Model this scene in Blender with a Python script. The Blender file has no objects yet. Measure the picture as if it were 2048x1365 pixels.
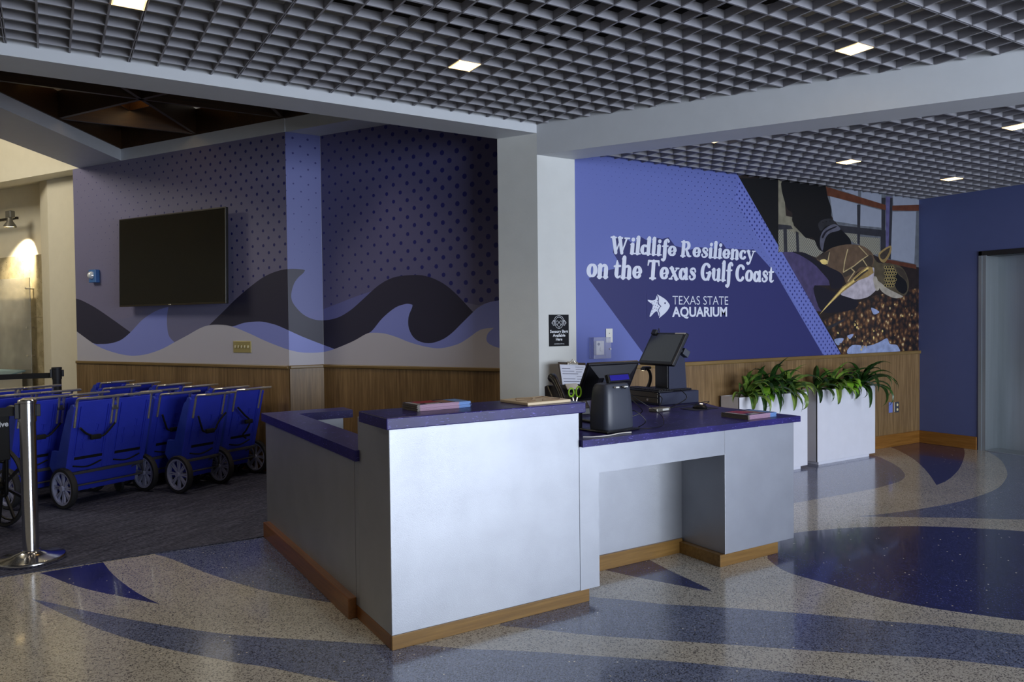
import bpy, bmesh, math, random
from mathutils import Vector, Matrix
from mathutils.geometry import delaunay_2d_cdt
random.seed(7)
C = bpy.context.scene.collection
SC = bpy.context.scene
PI = math.pi
S3 = 3 ** 0.5
# ------------------------------------------------------------------ camera
F_PX, YAW, PITCH, ROLL, EYE = 1508.09, 1.02009, -0.02396, -0.01097, 1.47
YAW = math.radians(58.447); PITCH = math.radians(-1.3729); ROLL = math.radians(-0.62836)
CAM = Vector((0, 0, EYE))
FW = Vector((math.cos(YAW) * math.cos(PITCH), math.sin(YAW) * math.cos(PITCH), math.sin(PITCH)))
R0 = Vector((math.sin(YAW), -math.cos(YAW), 0)); U0 = R0.cross(FW)
RT = R0 * math.cos(ROLL) + U0 * math.sin(ROLL)
UP = -R0 * math.sin(ROLL) + U0 * math.cos(ROLL)
cd = bpy.data.cameras.new('camera'); cam = bpy.data.objects.new('camera', cd); C.objects.link(cam)
cd.sensor_fit = 'HORIZONTAL'; cd.sensor_width = 36.0; cd.lens = 36.0 * F_PX / 2048.0
cd.clip_start = 0.05; cd.clip_end = 200
m = Matrix((RT, UP, -FW)).transposed().to_4x4(); m.translation = CAM
cam.matrix_world = m
SC.camera = cam
SC.view_settings.view_transform = 'Standard'
SC.view_settings.look = 'None'
SC.view_settings.gamma = 1.0
SC.view_settings.use_curve_mapping = False
SC.view_settings.exposure = 0.0
# ------------------------------------------------------------------ light
wd = bpy.data.worlds.new('world'); SC.world = wd; wd.use_nodes = True
bg = wd.node_tree.nodes['Background']; bg.inputs[0].default_value = (0.75, 0.70, 0.62, 1); bg.inputs[1].default_value = 0.16


def area(name, loc, target, sx, sy, power, col, spread=180):
    l = bpy.data.lights.new(name, 'AREA'); l.shape = 'RECTANGLE'; l.size = sx; l.size_y = sy
    l.energy = power; l.color = col; l.spread = math.radians(spread)
    o = bpy.data.objects.new(name, l); C.objects.link(o); o.location = loc
    o.rotation_euler = (Vector(target) - Vector(loc)).to_track_quat('-Z', 'Y').to_euler()
    return o


# daylight entering through the glazed entrance behind the photographer
area('entrance_daylight', (5.0, -6.0, 1.7), (4.6, 4.0, 1.2), 7.4, 2.6, 900, (0.80, 0.88, 1.0))
# lit lobby to the left, beyond the dropped soffit
area('lobby_light', (-3.2, 9.6, 4.6), (1.5, 10.5, 2.6), 2.0, 1.2, 95, (1.0, 0.93, 0.78))


# ------------------------------------------------------------------ pixel rays (layout taken off the photo, each onto its own real plane)
def ray(x, y):
    return FW + RT * ((x - 1024) / F_PX) - UP * ((y - 682.5) / F_PX)


def pz(x, y, h=0.0):
    d = ray(x, y); return CAM + d * ((h - EYE) / d.z)


def pp(x, y, p0, n):
    d = ray(x, y); n = Vector(n); return CAM + d * ((Vector(p0) - CAM).dot(n) / d.dot(n))


def pY(x, y, Y): return pp(x, y, (0, Y, 0), (0, 1, 0))
def pX(x, y, X): return pp(x, y, (X, 0, 0), (1, 0, 0))


UD = Vector((S3 / 2, 0.5, 0)); WD = Vector((-0.5, S3 / 2, 0))   # axes of the carpeted bay, 30 degrees off


def uw(u, w, z=0.0): return UD * u + WD * w + Vector((0, 0, z))
def pu(x, y, u): return pp(x, y, UD * u, UD)


# ------------------------------------------------------------------ mesh helpers
class MB:
    def __init__(s): s.v = []; s.f = []; s.m = []

    def add(s, vs, fs, mi=0, M=None):
        o = len(s.v)
        s.v += [tuple(M @ Vector(p)) if M is not None else tuple(p) for p in vs]
        s.f += [tuple(i + o for i in f) for f in fs]; s.m += [mi] * len(fs)

    def box(s, x0, x1, y0, y1, z0, z1, mi=0, M=None):
        v = [(x0, y0, z0), (x1, y0, z0), (x1, y1, z0), (x0, y1, z0), (x0, y0, z1), (x1, y0, z1), (x1, y1, z1), (x0, y1, z1)]
        s.add(v, [(0, 3, 2, 1), (4, 5, 6, 7), (0, 1, 5, 4), (1, 2, 6, 5), (2, 3, 7, 6), (3, 0, 4, 7)], mi, M)

    def rbox(s, x0, x1, y0, y1, z0, z1, r=0.005, mi=0, M=None, seg=2):
        bm = bmesh.new(); bmesh.ops.create_cube(bm, size=1)
        for q in bm.verts:
            q.co = Vector(((x0 + x1) / 2 + q.co.x * (x1 - x0), (y0 + y1) / 2 + q.co.y * (y1 - y0), (z0 + z1) / 2 + q.co.z * (z1 - z0)))
        r = min(r, (x1 - x0) * .45, (y1 - y0) * .45, (z1 - z0) * .45)
        bmesh.ops.bevel(bm, geom=bm.edges[:], offset=r, segments=seg, affect='EDGES', profile=0.5)
        s.addbm(bm, mi, M); bm.free()

    def addbm(s, bm, mi=0, M=None):
        bm.verts.index_update()
        s.add([q.co.copy() for q in bm.verts], [[q.index for q in f.verts] for f in bm.faces], mi, M)

    def prism(s, pts, z0, z1, mi=0, M=None):
        n = len(pts)
        a = sum(pts[i][0] * pts[(i + 1) % n][1] - pts[(i + 1) % n][0] * pts[i][1] for i in range(n))
        if a < 0: pts = pts[::-1]
        v = [(p[0], p[1], z0) for p in pts] + [(p[0], p[1], z1) for p in pts]
        f = [tuple(range(n - 1, -1, -1)), tuple(range(n, 2 * n))] + [(i, (i + 1) % n, n + (i + 1) % n, n + i) for i in range(n)]
        s.add(v, f, mi, M)

    def prism_yz(s, pts, x0, x1, mi=0, M=None, r=0.0):
        """profile given as (y, z), extruded along x"""
        n = len(pts)
        a = sum(pts[i][0] * pts[(i + 1) % n][1] - pts[(i + 1) % n][0] * pts[i][1] for i in range(n))
        if a < 0: pts = pts[::-1]
        v = [(x0, p[0], p[1]) for p in pts] + [(x1, p[0], p[1]) for p in pts]
        f = [tuple(range(n - 1, -1, -1)), tuple(range(n, 2 * n))] + [(i, (i + 1) % n, n + (i + 1) % n, n + i) for i in range(n)]
        if r > 0:
            bm = bmesh.new(); q = [bm.verts.new(c) for c in v]
            for ff in f: bm.faces.new([q[i] for i in ff])
            bmesh.ops.bevel(bm, geom=bm.edges[:], offset=r, segments=2, affect='EDGES', profile=0.5)
            s.addbm(bm, mi, M); bm.free()
        else:
            s.add(v, f, mi, M)

    def tube(s, path, r, n=8, mi=0, M=None, cap=True, closed=False):
        P = [Vector(p) for p in path]; k = len(P)
        rr = r if isinstance(r, (list, tuple)) else [r] * k
        T = []
        for i in range(k):
            a = P[(i - 1) % k] if (closed or i > 0) else P[i]
            b = P[(i + 1) % k] if (closed or i < k - 1) else P[i]
            T.append((b - a).normalized())
        N = T[0].orthogonal().normalized(); vs = []
        for i in range(k):
            if i: N = (N - T[i] * N.dot(T[i]))
            if N.length < 1e-6: N = T[i].orthogonal()
            N.normalize(); B = T[i].cross(N)
            for j in range(n):
                a = 2 * PI * j / n
                vs.append(P[i] + (N * math.cos(a) + B * math.sin(a)) * rr[i])
        fs = []
        for i in range(k if closed else k - 1):
            i2 = (i + 1) % k
            for j in range(n):
                fs.append((i * n + j, i * n + (j + 1) % n, i2 * n + (j + 1) % n, i2 * n + j))
        if cap and not closed:
            fs.append(tuple(range(n - 1, -1, -1))); fs.append(tuple((k - 1) * n + j for j in range(n)))
        s.add(vs, fs, mi, M)

    def lathe(s, prof, n=32, mi=0, M=None, closed=False):
        """prof: (r, z) pairs, revolved round z"""
        vs = []; k = len(prof)
        for r, z in prof:
            for j in range(n):
                a = 2 * PI * j / n; vs.append((max(r, 1e-5) * math.cos(a), max(r, 1e-5) * math.sin(a), z))
        fs = []
        for i in range(k if closed else k - 1):
            i2 = (i + 1) % k
            for j in range(n):
                fs.append((i * n + j, i * n + (j + 1) % n, i2 * n + (j + 1) % n, i2 * n + j))
        s.add(vs, fs, mi, M)

    def cyl(s, c, r, z0, z1, n=24, mi=0, M=None):
        s.lathe([(0, z0), (r, z0), (r, z1), (0, z1)], n, mi, (M or Matrix()) @ Matrix.Translation(Vector((c[0], c[1], 0))))

    def build(s, name, mats, parent=None, smooth=False, flip=False):
        me = bpy.data.meshes.new(name); me.from_pydata(s.v, [], s.f)
        if not isinstance(mats, (list, tuple)): mats = [mats]
        for q in mats: me.materials.append(q)
        me.polygons.foreach_set('material_index', s.m)
        me.update()
        if smooth:
            for p in me.polygons: p.use_smooth = True
            try: me.set_sharp_from_angle(angle=math.radians(38))
            except Exception: pass
        o = bpy.data.objects.new(name, me); C.objects.link(o)
        if parent is not None: o.parent = parent
        return o


def smooth_path(P, n=6, closed=False):
    P = [Vector(p) for p in P]; out = []; k = len(P)
    for i in range(k if closed else k - 1):
        if closed: a, b, c, d = P[(i - 1) % k], P[i], P[(i + 1) % k], P[(i + 2) % k]
        else: a, b, c, d = P[max(i - 1, 0)], P[i], P[i + 1], P[min(i + 2, k - 1)]
        for j in range(n):
            t = j / n
            out.append(0.5 * ((2 * b) + (-a + c) * t + (2 * a - 5 * b + 4 * c - d) * t * t + (-a + 3 * b - 3 * c + d) * t ** 3))
    if not closed: out.append(P[-1])
    return out


def round_corners(P, r, n=4):
    """polyline with filleted corners"""
    P = [Vector(p) for p in P]; out = [P[0]]
    for i in range(1, len(P) - 1):
        a, b, c = P[i - 1], P[i], P[i + 1]
        d1 = (a - b); d2 = (c - b); q = min(r, d1.length * .48, d2.length * .48)
        s = b + d1.normalized() * q; e = b + d2.normalized() * q
        for j in range(n + 1):
            t = j / n; out.append(s * (1 - t) ** 2 + b * 2 * t * (1 - t) + e * t * t)
    out.append(P[-1]); return out


def T(x=0, y=0, z=0): return Matrix.Translation(Vector((x, y, z)))
def RX(a): return Matrix.Rotation(a, 4, 'X')
def RY(a): return Matrix.Rotation(a, 4, 'Y')
def RZ(a): return Matrix.Rotation(a, 4, 'Z')


def tag(o, label, cat, group=None, kind=None):
    o['label'] = label; o['category'] = cat
    if group: o['group'] = group
    if kind: o['kind'] = kind
    return o


def struct(o, label=None):
    o['kind'] = 'structure'
    if label: o['label'] = label
    return o


def thing(name, label, cat, loc=(0, 0, 0), rz=0.0, group=None):
    o = bpy.data.objects.new(name, None); C.objects.link(o); o.location = loc; o.rotation_euler = (0, 0, rz)
    o.empty_display_size = 0.1
    return tag(o, label, cat, group)


KIDS = {}
def kids(o): return [c for c in list(bpy.data.objects) if c.parent == o]


def dup(root, loc, rz, label, group=None, scale=None):
    r = root.copy(); C.objects.link(r); r.location = loc; r.rotation_euler = (0, 0, rz); r['label'] = label
    if group: r['group'] = group
    if scale: r.scale = scale
    for ch in kids(root):
        c = ch.copy(); C.objects.link(c); c.parent = r
        for g in kids(ch):
            d = g.copy(); C.objects.link(d); d.parent = c
    return r


# ------------------------------------------------------------------ materials
def srgb(c):
    def f(v):
        v = v / 255.0
        return v / 12.92 if v <= 0.04045 else ((v + 0.055) / 1.055) ** 2.4
    return (f(c[0]), f(c[1]), f(c[2]), 1.0)


class NT:
    def __init__(s, name):
        s.m = bpy.data.materials.new(name); s.m.use_nodes = True; s.t = s.m.node_tree
        s.b = s.t.nodes['Principled BSDF']

    def n(s, typ, **kw):
        x = s.t.nodes.new(typ)
        for k, v in kw.items():
            if k.startswith('_'): setattr(x, k[1:], v)
            else: x.inputs[k.replace('~', ' ')].default_value = v
        return x

    def l(s, a, b): s.t.links.new(a, b)

    def math(s, op, a, b=None, c=None):
        x = s.t.nodes.new('ShaderNodeMath'); x.operation = op
        for i, q in enumerate((a, b, c)):
            if q is None: continue
            if hasattr(q, 'is_linked') or hasattr(q, 'links'): s.l(q, x.inputs[i])
            else: x.inputs[i].default_value = q
        return x.outputs[0]

    def mix(s, f, a, b):
        x = s.t.nodes.new('ShaderNodeMix'); x.data_type = 'RGBA'
        for i, q in ((0, f), (6, a), (7, b)):
            if hasattr(q, 'links'): s.l(q, x.inputs[i])
            else: x.inputs[i].default_value = q
        return x.outputs[2]

    def coord(s, which='Object'):
        return s.n('ShaderNodeTexCoord').outputs[which]

    def noise(s, scale, detail=2.0, vec=None, stretch=None, rough=0.5):
        x = s.n('ShaderNodeTexNoise'); x.inputs['Scale'].default_value = scale; x.inputs['Detail'].default_value = detail
        x.inputs['Roughness'].default_value = rough
        v = vec if vec is not None else s.coord()
        if stretch:
            mp = s.n('ShaderNodeMapping'); mp.inputs['Scale'].default_value = stretch; s.l(v, mp.inputs[0]); v = mp.outputs[0]
        s.l(v, x.inputs['Vector']); return x.outputs['Fac']

    def ramp(s, f, stops):
        x = s.n('ShaderNodeValToRGB'); e = x.color_ramp.elements
        while len(e) > 1: e.remove(e[0])
        e[0].position = stops[0][0]; e[0].color = stops[0][1]
        for p, c in stops[1:]:
            k = e.new(p); k.color = c
        s.l(f, x.inputs[0]); return x.outputs[0]

    def bump(s, f, strength=0.2, dist=0.002):
        x = s.n('ShaderNodeBump'); x.inputs['Strength'].default_value = strength; x.inputs['Distance'].default_value = dist
        s.l(f, x.inputs['Height']); s.l(x.outputs[0], s.b.inputs['Normal'])


def mat(name, col, rough=0.5, metal=0.0, var=0.06, vs=8.0, bump=0.0, bs=200.0, spec=0.5, coat=0.0, emit=None, es=1.0, trans=0.0, stretch=None):
    t = NT(name); c = srgb(col)
    t.b.inputs['Roughness'].default_value = rough; t.b.inputs['Metallic'].default_value = metal
    t.b.inputs['Specular IOR Level'].default_value = spec
    if coat: t.b.inputs['Coat Weight'].default_value = coat; t.b.inputs['Coat Roughness'].default_value = 0.08
    if trans: t.b.inputs['Transmission Weight'].default_value = trans
    n = t.noise(vs, 3, stretch=stretch)
    lo = tuple(x * (1 - var) for x in c[:3]) + (1,); hi = tuple(min(1, x * (1 + var)) for x in c[:3]) + (1,)
    t.l(t.ramp(n, [(0.3, lo), (0.7, hi)]), t.b.inputs['Base Color'])
    if bump: t.bump(t.noise(bs, 2), bump)
    if emit:
        t.b.inputs['Emission Color'].default_value = srgb(emit); t.b.inputs['Emission Strength'].default_value = es
    return t.m


def wood(name, dark, light, rough=0.45, axis='z', scale=1.0):
    t = NT(name)
    st = {'z': (28, 28, 1.3), 'x': (1.3, 28, 28), 'y': (28, 1.3, 28)}[axis]
    n1 = t.noise(2.0 * scale, 5, stretch=st, rough=0.65)
    n2 = t.noise(0.9 * scale, 3, stretch=tuple(a * .22 for a in st))
    f = t.math('ADD', t.math('MULTIPLY', n1, 0.7), t.math('MULTIPLY', n2, 0.3))
    c = t.ramp(f, [(0.32, srgb(dark)), (0.5, srgb(tuple((a + b) // 2 for a, b in zip(dark, light)))), (0.68, srgb(light))])
    t.l(c, t.b.inputs['Base Color']); t.b.inputs['Roughness'].default_value = rough
    t.bump(n1, 0.08, 0.001)
    return t.m


def terrazzo(name, base, chips, dens=0.5):
    t = NT(name); co = t.coord()
    v = t.n('ShaderNodeTexVoronoi'); v.inputs['Scale'].default_value = 190.0; t.l(co, v.inputs['Vector'])
    rgb = t.n('ShaderNodeSeparateColor'); t.l(v.outputs['Color'], rgb.inputs[0])
    b = srgb(base); stops = [(0.0, srgb(chips[0])), (0.13 * dens, srgb(chips[1])), (0.26 * dens, b), (0.75, tuple(min(1, x * 1.12) for x in b[:3]) + (1,)), (0.93, srgb(chips[2]))]
    r = t.n('ShaderNodeValToRGB'); r.color_ramp.interpolation = 'CONSTANT'; e = r.color_ramp.elements
    while len(e) > 1: e.remove(e[0])
    e[0].position = 0; e[0].color = stops[0][1]
    for p, c in stops[1:]:
        k = e.new(p); k.color = c
    t.l(rgb.outputs[0], r.inputs[0])
    # sparse mother-of-pearl chips
    v2 = t.n('ShaderNodeTexVoronoi'); v2.inputs['Scale'].default_value = 95.0; t.l(co, v2.inputs['Vector'])
    s2 = t.n('ShaderNodeSeparateColor'); t.l(v2.outputs['Color'], s2.inputs[0])
    pearl = t.math('MULTIPLY', t.math('GREATER_THAN', s2.outputs[1], 0.9955), t.math('LESS_THAN', v2.outputs['Distance'], 0.42))
    cloud = t.ramp(t.noise(1.2, 4), [(0.3, (0.88, 0.88, 0.88, 1)), (0.7, (1.1, 1.1, 1.1, 1))])
    mx = t.n('ShaderNodeMix', _data_type='RGBA', _blend_type='MULTIPLY'); mx.inputs[0].default_value = 1
    t.l(r.outputs[0], mx.inputs[6]); t.l(cloud, mx.inputs[7])
    c = t.mix(pearl, mx.outputs[2], (0.85, 0.80, 0.66, 1))
    t.l(c, t.b.inputs['Base Color'])
    t.b.inputs['Roughness'].default_value = 0.2; t.b.inputs['Specular IOR Level'].default_value = 0.75
    t.b.inputs['Coat Weight'].default_value = 0.35; t.b.inputs['Coat Roughness'].default_value = 0.06
    return t.m


M = {}
M['tz_beige'] = terrazzo('terrazzo_beige', (182, 179, 170), [(88, 86, 84), (138, 134, 128), (198, 195, 186)], 1.0)
M['tz_slate'] = terrazzo('terrazzo_slate', (104, 114, 146), [(38, 40, 52), (70, 78, 102), (136, 144, 168)], 1.15)
M['tz_navy'] = terrazzo('terrazzo_navy', (38, 43, 98), [(14, 14, 30), (26, 28, 66), (72, 80, 142)], 1.1)


def carpet_mat():
    t = NT('carpet_tiles'); co = t.coord(); sp = t.n('ShaderNodeSeparateXYZ')
    mp = t.n('ShaderNodeMapping'); mp.inputs['Rotation'].default_value = (0, 0, math.radians(-30)); t.l(co, mp.inputs[0]); t.l(mp.outputs[0], sp.inputs[0])
    fx = t.math('FLOOR', t.math('DIVIDE', sp.outputs[0], 0.61)); fy = t.math('FLOOR', t.math('DIVIDE', sp.outputs[1], 0.61))
    par = t.math('MODULO', t.math('ABSOLUTE', t.math('ADD', fx, fy)), 2.0)
    sx = t.math('SINE', t.math('MULTIPLY', sp.outputs[0], 330.0)); sy = t.math('SINE', t.math('MULTIPLY', sp.outputs[1], 330.0))
    rib = t.math('ADD', t.math('MULTIPLY', sx, par), t.math('MULTIPLY', sy, t.math('SUBTRACT', 1.0, par)))
    n = t.noise(40, 4, mp.outputs[0]); n2 = t.noise(3.0, 3, mp.outputs[0], stretch=(1, 6, 1))
    f = t.math('ADD', t.math('ADD', t.math('MULTIPLY', rib, 0.10), t.math('MULTIPLY', n, 0.55)), t.math('MULTIPLY', n2, 0.4))
    t.l(t.ramp(f, [(0.25, srgb((40, 43, 58))), (0.5, srgb((72, 75, 94))), (0.75, srgb((104, 107, 132)))]), t.b.inputs['Base Color'])
    t.b.inputs['Roughness'].default_value = 0.95; t.b.inputs['Specular IOR Level'].default_value = 0.1
    t.bump(rib, 0.5, 0.002)
    return t.m


M['carpet'] = carpet_mat()
M['blade'] = mat('painted_grid', (150, 150, 158), 0.5, vs=3)
M['plenum'] = mat('plenum_dark', (16, 16, 20), 0.9)
M['white_paint'] = mat('white_wall_paint', (206, 208, 206), 0.6, bump=0.25, bs=60, var=0.02)
M['beam_paint'] = mat('beam_paint', (196, 200, 206), 0.55, bump=0.05, bs=60, var=0.02)
M['cream_paint'] = mat('cream_wall_paint', (226, 218, 196), 0.6, bump=0.15, bs=60, var=0.02)
M['blue_paint'] = mat('blue_wall_paint', (82, 92, 140), 0.5, bump=0.03, var=0.02)
M['wainscot'] = wood('wood_laminate_panel', (92, 70, 42), (150, 122, 84), 0.4)
M['cap'] = wood('wood_cap_rail', (104, 82, 44), (136, 112, 70), 0.35, 'x')
M['base'] = wood('wood_baseboard', (112, 72, 26), (150, 104, 48), 0.35, 'x')
M['base_y'] = wood('wood_baseboard_side', (112, 72, 26), (150, 104, 48), 0.35, 'y')
M['coffer'] = wood('coffer_wood', (42, 28, 16), (74, 50, 28), 0.45, 'x')
# ================================================================== ROOM SHELL
def tris(polys_edges, outline):
    pass


def inside(p, poly):
    x, y = p; c = False; n = len(poly); j = n - 1
    for i in range(n):
        xi, yi = poly[i][0], poly[i][1]; xj, yj = poly[j][0], poly[j][1]
        if (yi > y) != (yj > y) and x < (xj - xi) * (y - yi) / (yj - yi) + xi: c = not c
        j = i
    return c


def art(name, outline, layers, place, mats, parent=None, base=0, bases=None):
    """flat inlay / print: outline and layers in one plane's 2-D coordinates, later layers on top.
    place(s, t) -> 3-D point. layers: (points, material index)"""
    vs = []; es = []
    def loop(P):
        o = len(vs); n = len(P)
        vs.extend(Vector((p[0], p[1])) for p in P); es.extend((o + i, o + (i + 1) % n) for i in range(n))
    loop(outline)
    for P, _ in layers: loop(P)
    r = delaunay_2d_cdt(vs, es, [], 0, 1e-5)
    mb = MB(); V = [place(v.x, v.y) for v in r[0]]
    bb = [(min(p[0] for p in P), max(p[0] for p in P), min(p[1] for p in P), max(p[1] for p in P)) for P, _ in layers]
    F = []; MI = []
    for f in r[2]:
        cx = sum(r[0][i].x for i in f) / len(f); cy = sum(r[0][i].y for i in f) / len(f)
        if not inside((cx, cy), outline): continue
        k = base
        for q in range(len(layers) - 1, -1, -1):
            b = bb[q]
            if b[0] <= cx <= b[1] and b[2] <= cy <= b[3] and inside((cx, cy), layers[q][0]): k = layers[q][1]; break
        F.append(tuple(f)); MI.append(k)
    used = sorted({i for f in F for i in f}); mp = {a: b for b, a in enumerate(used)}
    mb.v = [tuple(V[i]) for i in used]; mb.f = [tuple(mp[i] for i in f) for f in F]; mb.m = MI
    return mb.build(name, mats, parent)


# ---- floor: terrazzo inlay traced on z = 0
def FP(pts, z=0.0):
    return [(lambda q: (q.x, q.y))(pz(x, y, z)) for x, y in pts]


def sm2(P, n=4):
    return [(p.x, p.y) for p in smooth_path([Vector((a, b, 0)) for a, b in P], n)]


CY = 5.35   # carpet edge
floor_out = [(-7, -7), (12, -7), (12, CY + 8), (-7, CY + 8)]
L1 = sm2([(310, 1109.5), (341, 1118), (409, 1145), (477, 1167.5), (540, 1184.5), (649, 1204), (700, 1211)])
L2a = sm2([(80, 1147), (102, 1154), (136, 1167.5), (170, 1178), (204, 1186), (238.5, 1193), (272.6, 1200), (322, 1209.5)])
L2b = sm2([(322, 1209.5), (293, 1196.4), (266, 1181), (238.5, 1160.6), (221.5, 1145), (211, 1131.7), (206, 1125)])
L3a = sm2([(62, 1198.5), (102, 1206.6), (170, 1222), (238.5, 1235.6), (306.6, 1247.5), (375, 1258.4), (443, 1268), (511, 1274), (615, 1280.5), (700, 1286), (760, 1290), (850, 1292), (936, 1299), (1000, 1301), (1094, 1306), (1180, 1312), (1350, 1324), (1500, 1338), (1640, 1352), (1760, 1366)])
L3b = sm2([(62, 1198.5), (102, 1218), (136, 1234), (204, 1261), (272.6, 1283), (341, 1300), (409, 1314), (477, 1327), (540, 1336), (640, 1357), (720, 1372), (860, 1390)])
L4a = sm2([(1020, 1160), (1100, 1178), (1180, 1194), (1260, 1201), (1327, 1209), (1473, 1217.5), (1620, 1229), (1780, 1244), (1890, 1253), (2048, 1271)])
L4b = sm2([(1000, 1252), (1080, 1260), (1180, 1271), (1327, 1281.5), (1473, 1291), (1620, 1302), (1780, 1312), (1890, 1319), (2048, 1338)])
L5 = sm2([(1180, 1137), (1210, 1141), (1268, 1154), (1350, 1170), (1421, 1182.5), (1385, 1163), (1342, 1143), (1300, 1121), (1290, 1117)])
L6 = sm2([(1535, 1118), (1552, 1132), (1580, 1147), (1640, 1164), (1705, 1182), (1780, 1201), (1870, 1218), (1960, 1231), (2048, 1242), (2160, 1250), (2160, 1075), (2048, 1063.5), (1983, 1059), (1900, 1055), (1830, 1053), (1745, 1054.5), (1690, 1057), (1640, 1061), (1587, 1067), (1550, 1080), (1535, 1100)])
L7 = sm2([(1587, 1007), (1650, 996), (1700, 987), (1748, 978), (1780, 969.5), (1800, 963), (1810, 953), (1805, 942), (1790, 930), (1770, 920), (1748, 912), (1690, 905), (1560, 905)])
L8 = sm2([(1781, 895), (1800, 903), (1830, 921), (1855, 945), (1873, 971)]) + sm2([(1873, 971), (1895, 961), (1914, 944), (1925, 925), (1929, 902), (1915, 890), (1870, 885), (1810, 880)])
L9 = sm2([(1716, 1033.5), (1780, 1027), (1850, 1017), (1910, 1006), (1960, 992), (1995, 977), (2012, 958), (2014, 944), (2005, 925), (1990, 912), (1968, 900)]) + [(2048, 890), (2260, 960), (2260, 1044), (2048, 1040), (1900, 1036), (1800, 1035)]
layers = []
b1 = FP(L1); layers.append((b1 + [(1.9, 4.0), (1.9, CY), (b1[0][0], CY)], 1))
layers.append((FP(L3a) + FP([(2100, 1420), (1500, 1500), (1100, 1450)]) + FP(L3b)[::-1], 1))
layers.append((FP(L2a) + FP(L2b)[1:], 2))
layers.append((FP(L4a) + [(7.5, -0.6), (7.5, -1.6)] + FP(L4b)[::-1], 1))
layers.append((FP(L5), 2)); layers.append((FP(L6), 2)); layers.append((FP(L7), 1)); layers.append((FP(L8), 2)); layers.append((FP(L9), 1))
# sweeping bands carried on beyond the frame
fl = art('floor', floor_out, layers, lambda s, t: (s, t, 0.0), [M['tz_beige'], M['tz_slate'], M['tz_navy']]); struct(fl)
mb = MB(); mb.prism([(-7, CY), (3.0, CY), (5.6, 9.5), (1.2, 13), (-7, 13)], 0.0005, 0.005); cp = mb.build('carpet', M['carpet']); struct(cp, 'dark grey carpet tiles of the stroller bay')

# ---- key lines of the room
EX, EY, ZG = 3.334, 5.021, 3.04          # pillar edge, main grid height
ZL, ZR, ZG2 = 2.975, 2.804, 2.87         # left beam soffit, right beam soffit, right grid
YM, XB = 5.09, 8.779                     # mural wall, blue elevator wall
NWv = Vector((S3 / 2, 0.5, 0))
UA, UB = 5.47, 5.77                      # planes of the stroller bay walls
ZS = 3.362                               # bay soffit
YS = 7.459                               # jog wall
CAPZ = 1.075
BH = 0.045; P = 0.1524


def grid(name, xs, ys, z, ylim, xlim):
    mb = MB()
    for i, x in enumerate(xs):
        a, b = ylim(x)
        if b - a < 0.02: continue
        if i % 4 == 0:
            mb.box(x - .0075, x - .0022, a, b, z, z + BH); mb.box(x + .0022, x + .0075, a, b, z, z + BH)
        else: mb.box(x - .005, x + .005, a, b, z, z + BH)
    for i, y in enumerate(ys):
        a, b = xlim(y)
        if b - a < 0.02: continue
        if i % 8 == 4:
            mb.box(a, b, y - .0075, y - .0022, z, z + BH); mb.box(a, b, y + .0022, y + .0075, z, z + BH)
        else: mb.box(a, b, y - .005, y + .005, z + .0004, z + BH + .0004)
    return struct(mb.build(name, M['blade']))


k0 = .1365
xs = [k0 + P * i for i in range(-26, 52)]; ys = [4.011 + P * i for i in range(-56, 7)]
yhi = lambda x: EY - .005 if x < EX else EY - (x - EX) * S3 - .01
grid('ceiling_grid', xs, ys, ZG, lambda x: (-4.4, yhi(x)), lambda y: (-3.9, EX + (EY - y) / S3 - .01))
BW = 0.315   # right beam width
off = BW / (S3 / 2)
xs2 = [6.014 + P * i for i in range(-17, 19)]; ys2 = [4.0908 + P * i for i in range(-44, 7)]
grid('ceiling_grid', xs2, ys2, ZG2, lambda x: (max(-2.6, EY - (x - EX - off) * S3), YM - .003), lambda y: (EX + off + (EY - y) / S3, XB - .003))
mb = MB(); mb.box(-7, 14, -7, 5.3, 3.62, 3.7); mb.box(-7, 14, -7, -4.45, ZG, 3.62); mb.box(-7, -4.0, -7, 5.3, ZG, 3.62); struct(mb.build('ceiling', M['plenum']))
# ---- beams
mb = MB(); mb.prism([(-7, EY), (EX, EY), (EX - (5.335 - EY) / S3, 5.335), (-7, 5.335)], ZL, 3.66); struct(mb.build('beam', M['beam_paint']))
q = 9.0
mb = MB(); mb.prism([(EX, EY), (EX + q * .5, EY - q * S3 / 2), (EX + off + q * .5, EY - q * S3 / 2), (EX + off, EY)], ZR, 3.66); struct(mb.build('beam', M['beam_paint']))
# ---- pillar (rhombus plan)
mb = MB(); mb.prism([(EX, EY), (3.705, EY), (3.705, YM + .2), (3.7, 6.1), (EX - .36 * .5 + .3, EY + .36 * S3 / 2 + .3), (EX - .36 * .5, EY + .36 * S3 / 2)], 0, 3.66)
struct(mb.build('pillar', M['white_paint']))
# ---- mural wall with wainscot
mb = MB(); mb.box(3.7, XB + .3, YM, YM + .15, 0, 3.62); struct(mb.build('wall_back', M['blue_paint']))
mb = MB(); mb.box(3.705, XB, YM - .014, YM, 0.10, 1.06); struct(mb.build('trim_1', M['wainscot']))
mb = MB(); mb.rbox(3.705, XB, YM - .034, YM, 1.055, 1.092, .008); struct(mb.build('trim_2', M['cap']))
mb = MB(); mb.rbox(3.705, XB, YM - .026, YM, 0, .145, .004); struct(mb.build('baseboard_back', M['base']))
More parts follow.
